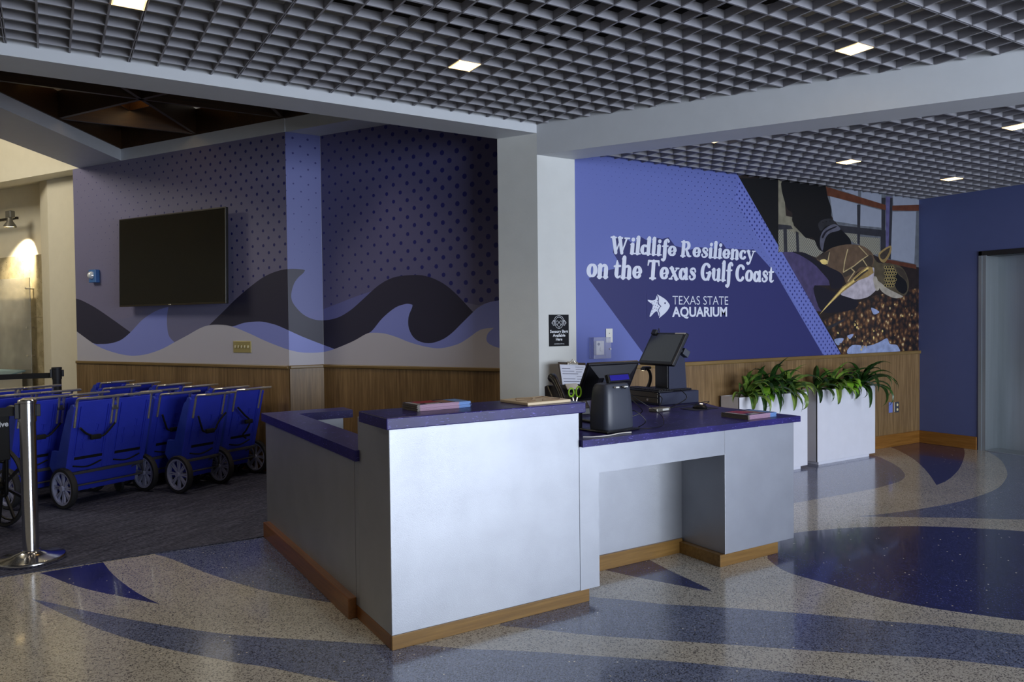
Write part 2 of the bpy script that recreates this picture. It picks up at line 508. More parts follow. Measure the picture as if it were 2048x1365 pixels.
# ---- blue wall with elevator opening
DY0, DY1, DZ = 4.413, 3.15, 2.205
mb = MB(); mb.box(XB, XB + .15, DY0, YM, 0, 3.62); mb.box(XB, XB + .15, DY1, DY0, DZ, 3.62); mb.box(XB, XB + .15, -6, DY1, 0, 3.62)
struct(mb.build('wall_right', M['blue_paint']))
mb = MB(); mb.rbox(XB - .022, XB, DY0 + .01, YM - .026, 0, .145, .004); struct(mb.build('baseboard_right', M['base_y']))
M['steel'] = mat('brushed_steel', (166, 174, 180), 0.36, 0.72, stretch=(6, 6, .3), vs=3, var=.06)
M['steel_dark'] = mat('steel_frame_edge', (70, 68, 66), 0.35, 0.8)
dr = bpy.data.objects.new('door_1', None); C.objects.link(dr); dr.location = (XB, DY0, 0); struct(dr, 'brushed steel elevator entrance'); dr['category'] = 'elevator door'
mb = MB(); F = T(-XB, -DY0, 0)
mb.box(XB - .012, XB + .05, DY0 - .035, DY0 - .002, 0, DZ, 0, F)
mb.box(XB - .012, XB + .05, DY1, DY1 + .035, 0, DZ, 0, F)
mb.box(XB - .012, XB + .05, DY1, DY0 - .002, DZ - .05, DZ - .002, 1, F)
mb.box(XB - .004, XB + .26, DY0 - .075, DY0 - .035, 0, DZ - .05, 0, F)
mb.box(XB + .02, XB + .26, DY1, DY0 - .035, DZ - .055, DZ - .05, 1, F)
mb.build('door_frame', [M['steel'], M['steel_dark']], dr)
mb = MB(); mb.box(XB + .26, XB + .30, DY1, DY0 - .045, 0.004, DZ, 0, F); mb.build('door_panel', M['steel'], dr)
mb = MB(); mb.box(XB - .01, XB + .26, DY1 + .035, DY0 - .08, 0.001, 0.008, 0, F); mb.build('sill', M['steel'], dr)

# ---- stroller bay walls
A0 = uw(UA, 5.355); J0 = Vector((0, YS, 0))
xA = (UA - YS * .5) / (S3 / 2); xB_ = (UB - YS * .5) / (S3 / 2)     # x where each plane meets the jog
def wallpoly(pts, z0, z1, name, m, off_=0.0):
    mb = MB(); mb.prism([(p[0], p[1]) for p in pts], z0, z1); return struct(mb.build(name, m))
WE = 8.90                                                          # left end (w) of wall A
pA0 = Vector((xA, YS, 0)); pA1 = uw(UA, WE); pB0 = Vector((xB_, YS, 0)); pB1 = uw(UB, 2.9)
wallpoly([pA1, pA0, pA0 + UD * .25, pA1 + UD * .25], 0, 3.36, 'wall_left', M['white_paint'])
wallpoly([pA0, pB0, pB0 + Vector((.3, .3, 0)), pA0 + Vector((.1, .3, 0))], 0, 3.6, 'wall_middle', M['white_paint'])
wallpoly([pB0, pB1, pB1 + UD * .2, pB0 + UD * .3], 0, 3.6, 'wall_center', M['white_paint'])


def seg(name, a, b, inward, th, z0, z1, m, r=0.0):
    """strip along a-b standing th proud of the wall"""
    a = Vector(a); b = Vector(b); d = (b - a); L = d.length; ang = math.atan2(d.y, d.x)
    mb = MB(); X = T(a.x, a.y, 0) @ RZ(ang)
    s = 1 if (RZ(ang) @ Vector((0, 1, 0))).dot(inward) > 0 else -1
    y0, y1 = (0, th) if s > 0 else (-th, 0)
    if r: mb.rbox(0, L, y0, y1, z0, z1, r)
    else: mb.box(0, L, y0, y1, z0, z1)
    o = mb.build(name, m); o.matrix_world = X; return struct(o)


inA = -UD; inJ = Vector((0, -1, 0))
M['wain_dark'] = M['wainscot']
tn = 3
for a, b, inw in ((pA1, pA0, inA), (pA0, pB0, inJ), (pB0, pB1, inA)):
    seg('trim_%d' % tn, a, b, inw, .014, .1, CAPZ - .03, M['wainscot']); tn += 1
    seg('trim_%d' % tn, a, b, inw, .03, CAPZ - .032, CAPZ, M['cap'], .007); tn += 1
    seg('baseboard_left', a, b, inw, .022, 0.004, .12, M['base'], .003)
# ---- bay soffit round the triangular coffer
P0 = uw(UA, 0) ; c0 = Vector((.747, 9.65, 0))
sideL = Vector((c0.x - (c0.y - 5.335) / S3, 5.335, 0)); sideR = Vector((c0.x + (c0.y - 5.335) / S3, 5.335, 0))
mb = MB()
mb.prism([(c0.x, c0.y), (sideR.x, sideR.y), (sideR.x + .6, sideR.y), (pB0.x + .3, pB0.y + .3), (pA0.x + .05, pA0.y + .3)], ZS, 3.7)
o2 = Vector((-.866, .5, 0)) * .68
mb.prism([(c0.x, c0.y), (sideL.x, sideL.y), (sideL.x + o2.x, sideL.y + o2.y), (uw(UA + .02, 8.79).x, uw(UA + .02, 8.79).y), (uw(UA + .02, 7.9).x, uw(UA + .02, 7.9).y)], ZS, 4.0)
struct(mb.build('ceiling_soffit', M['beam_paint']))
# fascia drop on wall A, hardly proud of the wall
seg('trim_9', c0 + Vector((0, 0, 0)), Vector((xA, YS, 0)), inA, .012, ZS - .001, ZS + .14, M['beam_paint'])
mb = MB(); mb.prism([(c0.x, c0.y + .3), (sideL.x - .3, sideL.y - .1), (sideR.x + .3, sideR.y - .1)], 3.98, 4.02); struct(mb.build('ceiling_coffer', M['coffer']))
# timber lattice in the coffer
mb = MB(); Ls = (c0 - sideL).length; NR = 4
a_, b_, c_ = c0, sideL, sideR
def lat(p, q_, z0, z1, th=.035):
    d = q_ - p; L = d.length
    if L < .05: return
    mb.box(0, L, -th / 2, th / 2, z0, z1, 0, T(p.x, p.y, 0) @ RZ(math.atan2(d.y, d.x)))
for k in range(0, NR + 1):
    t = k / NR
    for (A_, B_, D_) in ((a_, b_, c_), (b_, c_, a_), (c_, a_, b_)):
        p = A_.lerp(B_, t); q_ = D_.lerp(B_, t)
        if t < 1: lat(p, q_, 3.50 if t > 0 else 3.49, 3.76)
for k in range(NR * 2):
    if k % 2 == 0: continue
    t = k / (NR * 2)
    for (A_, B_, D_) in ((a_, b_, c_), (b_, c_, a_), (c_, a_, b_)):
        lat(A_.lerp(B_, t), D_.lerp(B_, t), 3.66, 3.78, .02)
tag(mb.build('timber_lattice', M['coffer']), 'dark timber triangular lattice set in the coffer above the stroller bay', 'ceiling lattice')
bpy.data.objects['timber_lattice']['kind'] = 'structure'
# ---- lobby opening to the left of wall A
mb = MB()
a = uw(UA + .001, WE - .6); b = uw(UA, 14.0)
mb.prism([(a.x, a.y), (b.x, b.y), ((b + UD * .22).x, (b + UD * .22).y), ((a + UD * .22).x, (a + UD * .22).y)], 3.362, 5.4)
struct(mb.build('wall_header', M['cream_paint']))
cq = [uw(5.70, 8.9), uw(5.70, 9.83), pp(85, 600, UD * 5.95, UD), uw(6.4, 10.4), uw(6.4, 8.9)]
mb = MB(); mb.prism([(p.x, p.y) for p in cq], 0, 3.9); struct(mb.build('wall_opening', M['cream_paint']))
UR = 6.2
a = uw(UR, 9.9); b = uw(UR, 14.5)
mb = MB(); mb.prism([(a.x, a.y), (b.x, b.y), ((b + UD * .2).x, (b + UD * .2).y), ((a + UD * .2).x, (a + UD * .2).y)], 0, 4.2); struct(mb.build('wall_recess', M['cream_paint']))
mb = MB(); mb.prism([(uw(5.6, 9.9).x, uw(5.6, 9.9).y), (uw(5.6, 14).x, uw(5.6, 14).y), (uw(6.3, 14).x, uw(6.3, 14).y), (uw(6.3, 9.9).x, uw(6.3, 9.9).y)], 3.5, 3.6); struct(mb.build('ceiling_recess', M['cream_paint']))
t = NT('travertine'); n = t.noise(9, 5); vv = t.n('ShaderNodeTexVoronoi'); vv.inputs['Scale'].default_value = 26; t.l(t.coord(), vv.inputs['Vector'])
holes = t.math('LESS_THAN', t.math('ADD', vv.outputs['Distance'], t.math('MULTIPLY', t.noise(20, 3), 0.5)), 0.36)
t.l(t.mix(holes, t.ramp(n, [(0.3, srgb((150, 136, 104))), (0.7, srgb((190, 176, 142)))]), srgb((84, 70, 48))), t.b.inputs['Base Color']); t.b.inputs['Roughness'].default_value = 0.4
M['travertine'] = t.m
for k, (w0, w1) in enumerate(((10.0, 10.62), (10.625, 12.0), (12.005, 13.4))):
    for (z0, z1) in ((0, .78), (.784, 1.62), (1.624, 2.5)):
        pass
mb = MB()
for (w0, w1) in ((9.95, 11.3), (11.303, 12.7), (12.703, 14.0)):
    for (z0, z1) in ((0, .78), (.783, 1.62), (1.623, 2.505)):
        a = uw(UR - .03, w0); b = uw(UR - .03, w1); c = b + UD * .03; d = a + UD * .03
        mb.prism([(a.x, a.y), (b.x, b.y), (c.x, c.y), (d.x, d.y)], z0, z1)
struct(mb.build('trim_10', M['travertine']))
# lobby floor continues; lobby back side
mb = MB(); mb.prism([(-9, 13.0), (5, 13.0), (5, 20), (-9, 20)], -.02, 0.0); struct(mb.build('floor_lobby', M['tz_beige']))
mb = MB(); mb.box(-9, 1.2, 16.0, 16.2, 0, 5.4); mb.box(-9.2, -9, 7, 16, 0, 5.4); struct(mb.build('wall_lobby', M['cream_paint']))
mb = MB(); mb.prism([(-9, 7), (-3.0, 7), (uw(UA, 8.9).x, uw(UA, 8.9).y), (uw(UA, 14.3).x, uw(UA, 14.3).y), (1.2, 16), (-9, 16)], 5.4, 5.5); struct(mb.build('ceiling_lobby', M['cream_paint']))
# ================================================================== MURALS
def dotmat(name, base, dot, spacing, fx, fz, origin, udir, rmax=0.36, rough=0.45, base2=None):
    """printed halftone dots; radius grows along the wall and upward. udir: unit vector along the wall."""
    t = NT(name); co = t.coord()
    dt = t.n('ShaderNodeVectorMath', _operation='DOT_PRODUCT'); t.l(co, dt.inputs[0]); dt.inputs[1].default_value = tuple(udir)
    sp = t.n('ShaderNodeSeparateXYZ'); t.l(co, sp.inputs[0])
    s = t.math('SUBTRACT', dt.outputs['Value'], origin[0]); z = t.math('SUBTRACT', sp.outputs[2], origin[1])
    k = 1 / (spacing * math.sqrt(2))
    a = t.math('MULTIPLY', t.math('ADD', s, z), k * 1.0); b = t.math('MULTIPLY', t.math('SUBTRACT', s, z), k * 1.0)
    fa = t.math('SUBTRACT', t.math('FRACT', a), 0.5); fb = t.math('SUBTRACT', t.math('FRACT', b), 0.5)
    d = t.math('SQRT', t.math('ADD', t.math('MULTIPLY', fa, fa), t.math('MULTIPLY', fb, fb)))
    g = t.math('ADD', t.math('MULTIPLY', s, fx), t.math('MULTIPLY', z, fz))
    g = t.math('MINIMUM', t.math('MAXIMUM', g, 0.0), 1.0)
    mask = t.math('LESS_THAN', d, t.math('MULTIPLY', g, rmax))
    t.l(t.mix(mask, srgb(base), srgb(dot)), t.b.inputs['Base Color'])
    t.b.inputs['Roughness'].default_value = rough; t.b.inputs['Specular IOR Level'].default_value = 0.35
    return t.m


def vinyl(name, col): return mat(name, col, 0.45, var=0.01, vs=3, spec=0.35)


# ---- wave mural across the three faces of the stroller bay
M['w_pale'] = vinyl('print_pale_lilac', (182, 180, 192)); M['w_peri'] = vinyl('print_periwinkle', (130, 140, 212))
M['w_dark'] = vinyl('print_dark_indigo', (46, 45, 66)); M['w_mid'] = vinyl('print_mid_violet', (112, 112, 144))
M['w_mid2'] = vinyl('print_slate_violet', (98, 102, 160))
dA = dotmat('print_dots_left', (116, 113, 142), (34, 38, 104), 0.105, 0.30, 0.26, (-8.9 + .3, 1.75), -WD, 0.15)
dJ = dotmat('print_dots_jog', (96, 102, 160), (34, 38, 110), 0.105, 0.0, 0.42, (0, 1.75), (1, 0, 0), 0.17)
dB = dotmat('print_dots_right', (92, 91, 130), (34, 38, 110), 0.112, 0.30, 0.10, (-6.6, 1.6), -WD, 0.21)
M1 = [(225, 641), (255, 637), (275, 629), (300, 616), (330, 604), (400, 596), (440, 605), (475, 618), (440, 660), (400, 700), (200, 700)]
M2 = [(604, 629), (643, 620), (685, 604), (710, 594), (745, 582), (745, 640), (640, 660)]
M3 = [(912, 596), (927, 605), (957, 611), (975, 606), (950, 630), (920, 620)]
D1 = [(140, 592)] + sm2([(150, 597), (165, 602), (191, 616), (222, 637), (261, 665)]) + sm2([(261, 665), (242.5, 680), (222, 687), (201.5, 688.5), (184, 685.7), (151, 661.5)]) + [(140, 655)]
D2 = sm2([(418, 651), (447.6, 622.5), (468, 602), (499, 575), (529.7, 553), (560, 541), (585, 538), (607, 539.5)]) + sm2([(610, 541), (606, 547), (596, 556), (588, 568), (583, 585), (583, 598), (589, 611), (606, 629), (627, 639), (650, 641), (677, 635), (702, 620), (727, 598), (756, 572), (785, 556), (819, 550.7), (852, 552.5), (886, 567), (915, 591), (946, 624.6)]) \
    + sm2([(946, 624.6), (923, 647.5), (902, 668), (881.5, 681), (856, 687), (831, 679), (818, 658), (817, 635), (824, 616), (825, 610)]) + sm2([(820, 608.5), (810.5, 608.5), (790, 616), (764.6, 637), (744, 662), (731, 669), (706, 683), (669, 698.5)]) + sm2([(669, 698.5), (643.5, 689), (602, 672.6), (560, 653.5), (540, 647), (519, 643.5), (489, 646), (464, 653.5), (440, 652), (418, 651)])
P1_ = sm2([(184, 686), (201.5, 688.5), (222, 687), (242.5, 680), (261, 665), (283.5, 641), (304, 626.6), (320, 619), (337, 614)]) + sm2([(337, 614), (334, 635), (335, 659.5), (339, 674), (349, 685)]) + [(325, 705), (290, 720), (230, 720), (184, 700)]
P2_ = sm2([(464, 653.5), (489, 646), (519, 643.5), (540, 647), (560, 653.5), (602, 672.6), (643.5, 689), (669, 698.5)]) + [(700, 720), (500, 720), (464, 680)]
P3_ = sm2([(731, 669), (744, 662), (764.6, 637), (790, 616), (810.5, 608.5), (820, 608.5)]) + [(860, 620), (946, 624.6)] + sm2([(946, 624.6), (957, 615), (975, 606), (996, 601.5), (1010, 601)]) + [(1010, 720), (731, 720)]
PL = [(140, 655), (151, 661.5)] + sm2([(151, 661.5), (184, 685.7), (201.5, 696), (232, 706.6), (263, 712), (294, 708.7), (325, 698), (349, 685), (375, 671), (400, 657), (418, 651), (441, 650), (464, 653.5), (500, 668), (530, 682), (560, 694), (585, 702), (610, 706), (643.5, 705), (669, 698.5), (706, 683), (731, 669), (744, 666), (769, 667.6), (794, 675), (819, 685), (852, 694), (881.5, 697), (915, 689), (936, 677), (961, 660), (988, 656)]) \
    + sm2([(988, 656), (976, 667), (973, 681), (981, 690), (997, 696), (1012, 698)]) + [(1012, 760), (140, 760)]
PX = [(M1, 4), (M2, 5), (M3, 4), (P1_, 2), (P2_, 2), (P3_, 2), (D1, 3), (D2, 3), (PL, 1)]
wm = [dA, M['w_pale'], M['w_peri'], M['w_dark'], M['w_mid'], M['w_mid2'], dJ, dB]
tm = 0.0015
wm_root = thing('wave_mural', 'printed wave mural of dark, periwinkle and pale swells with dots, wrapping the stroller bay walls', 'mural', (0, 0, 0))
z0, z1 = CAPZ - .002, ZS
# face A: s = distance along W
def toA(q): p = pu(q[0], q[1], UA - tm); return (p.dot(WD), p.z)
def toB(q): p = pu(q[0], q[1], UB - tm); return (p.dot(WD), p.z)
def toJ(q): p = pY(q[0], q[1], YS - tm); return (p.x, p.z)
wA0 = pA0.dot(WD)
art('wave_print_left', [(wA0, z0), (WE, z0), (WE, z1), (wA0, z1)], [([toA(q) for q in sm], i) for sm, i in PX], lambda s, t: uw(UA - tm, s, t), wm, wm_root, 0)
art('wave_print_middle', [(pA0.x - tm * 2, z0), (pB0.x - tm * 2, z0), (pB0.x - tm * 2, z1), (pA0.x - tm * 2, z1)], [([toJ(q) for q in sm], i) for sm, i in PX], lambda s, t: Vector((s, YS - tm, t)), wm, wm_root, 6)
wB0 = pB0.dot(WD)
art('wave_print_right', [(2.95, z0), (wB0, z0), (wB0, z1), (2.95, z1)], [([toB(q) for q in sm], i) for sm, i in PX], lambda s, t: uw(UB - tm, s, t), wm, wm_root, 7)

# ---- wildlife mural on the back wall
M['r_blue'] = dotmat('print_periwinkle_dots', (100, 111, 178), (52, 58, 118), 0.058, 0.24, 0.42, (4.6, 1.9), (1, 0, 0), 0.20)
M['r_band'] = dotmat('print_band_dots', (104, 115, 186), (52, 58, 124), 0.05, 5, 0, (0, 0), (1, 0, 0), 0.22)
M['r_navy'] = vinyl('print_navy', (48, 50, 104)); M['r_white'] = vinyl('print_white', (214, 220, 238))
ph = {n: mat('photo_' + n, c, .45, var=(.04 if n in ('black', 'pane', 'gdark', 'eye') else .22), vs=14, spec=.35) for n, c in dict(brown=(38, 30, 28), wall=(92, 96, 104), pane=(136, 142, 158), mesh=(122, 118, 104), bar=(44, 44, 50), beam=(88, 50, 34), post=(84, 80, 120), black=(14, 14, 16), watch=(40, 40, 44),
      cuff=(84, 84, 98), glove=(70, 62, 98), gdark=(26, 24, 34), shell=(92, 74, 58), shell2=(60, 52, 44), line=(170, 152, 112), skin=(78, 70, 54), jaw=(156, 150, 140), belly=(170, 164, 176), flip=(140, 118, 74), eye=(20, 20, 22), foam=(142, 156, 196), fence=(120, 116, 100), tan=(212, 188, 116)).items()}
t = NT('photo_seaweed'); n1 = t.noise(9, 5, rough=.7); v = t.n('ShaderNodeTexVoronoi'); v.inputs['Scale'].default_value = 16; t.l(t.coord(), v.inputs['Vector'])
f = t.math('MULTIPLY', n1, t.math('SUBTRACT', 1.35, v.outputs['Distance']))
t.l(t.ramp(f, [(0.3, srgb((26, 22, 22))), (0.45, srgb((66, 44, 32))), (0.6, srgb((120, 84, 52))), (0.72, srgb((206, 186, 140)))]), t.b.inputs['Base Color']); t.b.inputs['Roughness'].default_value = .45
ph['weed'] = t.m
t = NT('photo_netting'); w1 = t.n('ShaderNodeTexChecker'); w1.inputs['Scale'].default_value = 60; w1.inputs['Color1'].default_value = srgb((140, 138, 124)); w1.inputs['Color2'].default_value = srgb((100, 98, 90)); t.l(t.coord(), w1.inputs[0])
t.l(w1.outputs[0], t.b.inputs['Base Color']); ph['mesh'] = t.m
ri = ['r_blue', 'r_band', 'r_navy', 'r_white']; pk = list(ph)
rm = [M[k] for k in ri] + [ph[k] for k in pk]
def I(k): return ri.index(k) if k in ri else 4 + pk.index(k)
def cc(P): return [(1540 + x / 3.59, 340 + y / 3.59) for x, y in P]
photo = [(1463.7, 330), (1860, 330), (1860, 732), (1695.3, 732)]
RL = [([(1462, 330), (1477.5, 354.5), (1681.5, 708), (1698, 738), (1662, 738), (1646, 709.6), (1430, 330)], 'r_blue'),
      ([(1177, 558), (1304, 731), (1308, 738), (1662, 738), (1646, 709.6), (1552, 548), (1507.5, 500), (1380, 500), (1200, 545)], 'r_navy'),
      ([(1226, 505), (1246, 540), (1560, 600), (1552, 548), (1507.5, 499), (1497, 500), (1452, 497), (1447, 489), (1441, 484), (1436, 490), (1432, 498), (1400, 495), (1380, 500), (1350, 492), (1337, 475), (1325, 478), (1312, 476), (1306, 488), (1285, 476), (1278, 472), (1268, 490), (1250, 475), (1230, 474)], 'r_navy'),
      ([(1555.5, 545), (1470, 398), (1477.5, 354.5), (1681.5, 708), (1698, 738), (1662, 738)], 'r_band'),
      (photo, 'brown')]
for k, P in [('wall', [(370, 90), (1070, 90), (1070, 700), (830, 650), (590, 540), (440, 330)]), ('fence', [(60, 70), (95, 90), (115, 330), (160, 340), (170, 400), (260, 490), (330, 510), (385, 590), (330, 630), (230, 590), (90, 590), (60, 520)]),
             ('mesh', [(60, 400), (240, 480), (330, 510), (385, 590), (330, 630), (230, 590), (60, 590)]), ('bar', [(60, 390), (150, 400), (165, 425), (60, 430)]), ('bar', [(95, 400), (120, 400), (125, 590), (100, 590)]), ('bar', [(185, 440), (205, 450), (210, 590), (190, 590)]),
             ('pane', [(430, 188), (632, 245), (632, 395), (455, 368)]), ('pane', [(650, 250), (800, 290), (800, 415), (645, 400)]), ('pane', [(655, 110), (800, 120), (800, 248), (655, 205)]), ('pane', [(500, 80), (632, 90), (632, 188), (520, 150)]), ('pane', [(880, 120), (1070, 130), (1070, 250), (885, 255)]),
             ('pane', [(880, 300), (1050, 298), (1036, 675), (865, 640)]), ('mesh', [(500, 440), (625, 458), (625, 535), (560, 500)]), ('mesh', [(645, 480), (790, 490), (790, 605), (740, 610), (645, 540)]),
             ('bar', [(470, 395), (830, 435), (832, 660), (795, 640), (795, 480), (520, 450)]), ('bar', [(625, 250), (650, 250), (645, 540), (628, 530)]), ('bar', [(800, 200), (830, 200), (825, 440), (800, 430)]),
             ('beam', [(360, 105), (500, 150), (850, 258), (1070, 250), (1070, 294), (840, 292), (400, 182)]), ('post', [(832, 190), (875, 195), (868, 640), (832, 600)]), ('bar', [(862, 200), (880, 200), (868, 645), (850, 640)]),
             ('beam', [(830, 640), (1050, 682), (1050, 712), (830, 668)]), ('weed', [(385, 1080), (620, 960), (760, 900), (1070, 850), (1070, 1400), (556, 1400)]),
             ('foam', [(575, 1330), (590, 1260), (700, 1265), (780, 1240), (840, 1210), (860, 1250), (915, 1262), (905, 1330)]), ('foam', [(462, 1218), (530, 1212), (490, 1262)]), ('foam', [(555, 1192), (600, 1180), (575, 1215)]), ('foam', [(728, 990), (785, 1020), (745, 1038)]), ('bar', [(400, 1130), (535, 1070), (540, 1080), (420, 1150)]),
             ('black', [(-219, 60), (55, 60), (58, 520), (69, 560)]), ('black', [(95, 60), (365, 80), (415, 200), (440, 280), (440, 350), (470, 390), (585, 530), (380, 590), (310, 490), (260, 490), (205, 430), (160, 370), (160, 310), (115, 260)]),
             ('watch', [(345, 392), (375, 360), (440, 350), (468, 388), (400, 405), (365, 440)]), ('cuff', [(360, 490), (380, 440), (420, 405), (470, 390), (505, 430), (430, 455), (395, 500), (378, 580), (360, 545)]), ('gdark', [(372, 480), (400, 438), (470, 405), (475, 412), (410, 446), (382, 490)]),
             ('glove', [(87, 590), (190, 590), (280, 640), (340, 700), (420, 790), (430, 830), (340, 830), (400, 1020), (333, 1015)]), ('gdark', [(160, 588), (260, 600), (330, 650), (430, 700), (520, 742), (528, 800), (500, 850), (440, 850), (425, 800), (330, 690), (230, 620)]),
             ('gdark', [(320, 830), (480, 885), (620, 930), (620, 990), (520, 1020), (390, 1025), (340, 960)]), ('glove', [(300, 700), (420, 795), (380, 830), (320, 820), (270, 760)]),
             ('flip', [(780, 602), (830, 560), (870, 546), (866, 600), (825, 665), (790, 650)]), ('shell2', [(790, 610), (830, 575), (860, 560), (850, 600), (822, 640), (800, 640)]),
             ('skin', [(715, 620), (745, 630), (780, 668), (880, 676), (900, 760), (820, 830), (775, 830), (740, 720)]),
             ('shell', [(330, 635), (385, 600), (440, 562), (520, 540), (580, 535), (640, 540), (690, 560), (740, 610), (735, 690), (620, 740), (560, 830), (528, 770), (500, 735), (410, 690)]),
             ('shell2', [(330, 635), (385, 600), (430, 590), (410, 680), (360, 650)]), ('shell2', [(660, 640), (700, 615), (736, 620), (730, 690), (650, 700), (620, 730), (540, 770), (525, 735), (600, 690)]),
             ('line', [(555, 570), (561, 572), (540, 660), (530, 735), (523, 733), (533, 655)]), ('line', [(523, 733), (600, 688), (660, 640), (704, 612), (706, 618), (664, 646), (604, 694), (527, 740)]), ('line', [(425, 592), (431, 592), (415, 680), (408, 676)]), ('line', [(580, 700), (612, 730), (560, 806), (556, 800), (602, 732), (576, 706)]), ('line', [(640, 545), (700, 610), (695, 613), (634, 548)]), ('line', [(668, 640), (700, 690), (694, 692), (662, 645)]),
             ('tan', [(360, 650), (390, 642), (412, 655), (405, 678), (375, 676)]),
             ('belly', [(508, 893), (560, 850), (640, 790), (740, 700), (748, 770), (772, 840), (735, 890), (690, 918), (620, 930), (560, 915)]), ('jaw', [(740, 780), (765, 770), (785, 850), (760, 865)]),
             ('skin', [(830, 680), (900, 680), (945, 700), (975, 740), (997, 810), (990, 870), (960, 905), (900, 880), (820, 840), (790, 790), (815, 700)]), ('jaw', [(772, 800), (800, 815), (850, 855), (930, 895), (955, 912), (905, 923), (850, 905), (795, 865)]),
             ('eye', [(905, 740), (930, 760), (975, 800), (985, 860), (960, 890), (920, 870), (895, 820)]), ('shell2', [(905, 700), (945, 710), (975, 750), (985, 800), (950, 770), (915, 730)])]:
    if k in ('shell', 'skin', 'jaw', 'belly', 'foam', 'gdark', 'flip', 'cuff', 'watch', 'eye', 'shell2', 'tan') or (k == 'black' and P[0][0] > 0):
        P = [(q.x, q.y) for q in smooth_path([Vector((a, b, 0)) for a, b in P], 4, closed=True)]
    RL.append((cc(P), k))
rnd = random.Random(3)
for gx in range(5):
    for gy in range(7):       # pale-edged scales on the turtle's cheek
        x = 828 + gx * 18 + (gy % 2) * 9; y = 700 + gy * 22
        if x > 905 - abs(gy - 3) * 3 or y > 850: continue
        RL.append((cc([(x + 10 * math.cos(a), y + 11 * math.sin(a)) for a in (0, 1.05, 2.1, 3.14, 4.2, 5.24)]), 'tan'))
        RL.append((cc([(x + 8.2 * math.cos(a), y + 9.2 * math.sin(a)) for a in (0, 1.05, 2.1, 3.14, 4.2, 5.24)]), 'eye'))
RL.append((cc([(355, 1041), (400, 980), (520, 840), (575, 800), (640, 735), (700, 693), (735, 700), (745, 740), (700, 770), (620, 800), (560, 850), (520, 880), (430, 965)]), 'flip'))
RL.append((cc([(355, 1041), (400, 985), (520, 850), (580, 806), (650, 742), (700, 700), (712, 704), (655, 760), (590, 815), (540, 850), (470, 920)]), 'tan'))
RL.append((cc([(600, 790), (660, 740), (700, 715), (706, 724), (668, 752), (610, 800)]), 'shell2'))
for x, y in ((380, 378), (405, 372), (430, 368)): RL.append((cc([(x + 5 * math.cos(a), y + 4 * math.sin(a)) for a in (0, 1.05, 2.1, 3.14, 4.2, 5.24)]), 'black'))
for q in range(46):          # glints among the weed
    x = rnd.uniform(480, 1040); y = rnd.uniform(960 if x > 700 else 1080, 1300); r = rnd.uniform(4, 10)
    RL.append((cc([(x + r * .6 * math.cos(a), y + r * math.sin(a)) for a in (0, .8, 1.57, 2.4, 3.14, 4, 4.7, 5.5)]), rnd.choice(['tan', 'flip', 'shell', 'tan', 'line'])))
YW = YM - .0015
def toR(q): p = pY(q[0], q[1], YW); return (p.x, p.z)
mural = thing('wildlife_mural', 'large printed wall mural with turtle photograph and white lettering above the back wainscot', 'mural')
art('print', [(3.706, 1.09), (XB - .001, 1.09), (XB - .001, 3.0), (3.706, 3.0)], [([toR(q) for q in sm], I(k)) for sm, k in RL], lambda s, t: Vector((s, YW, t)), rm, mural, 0)

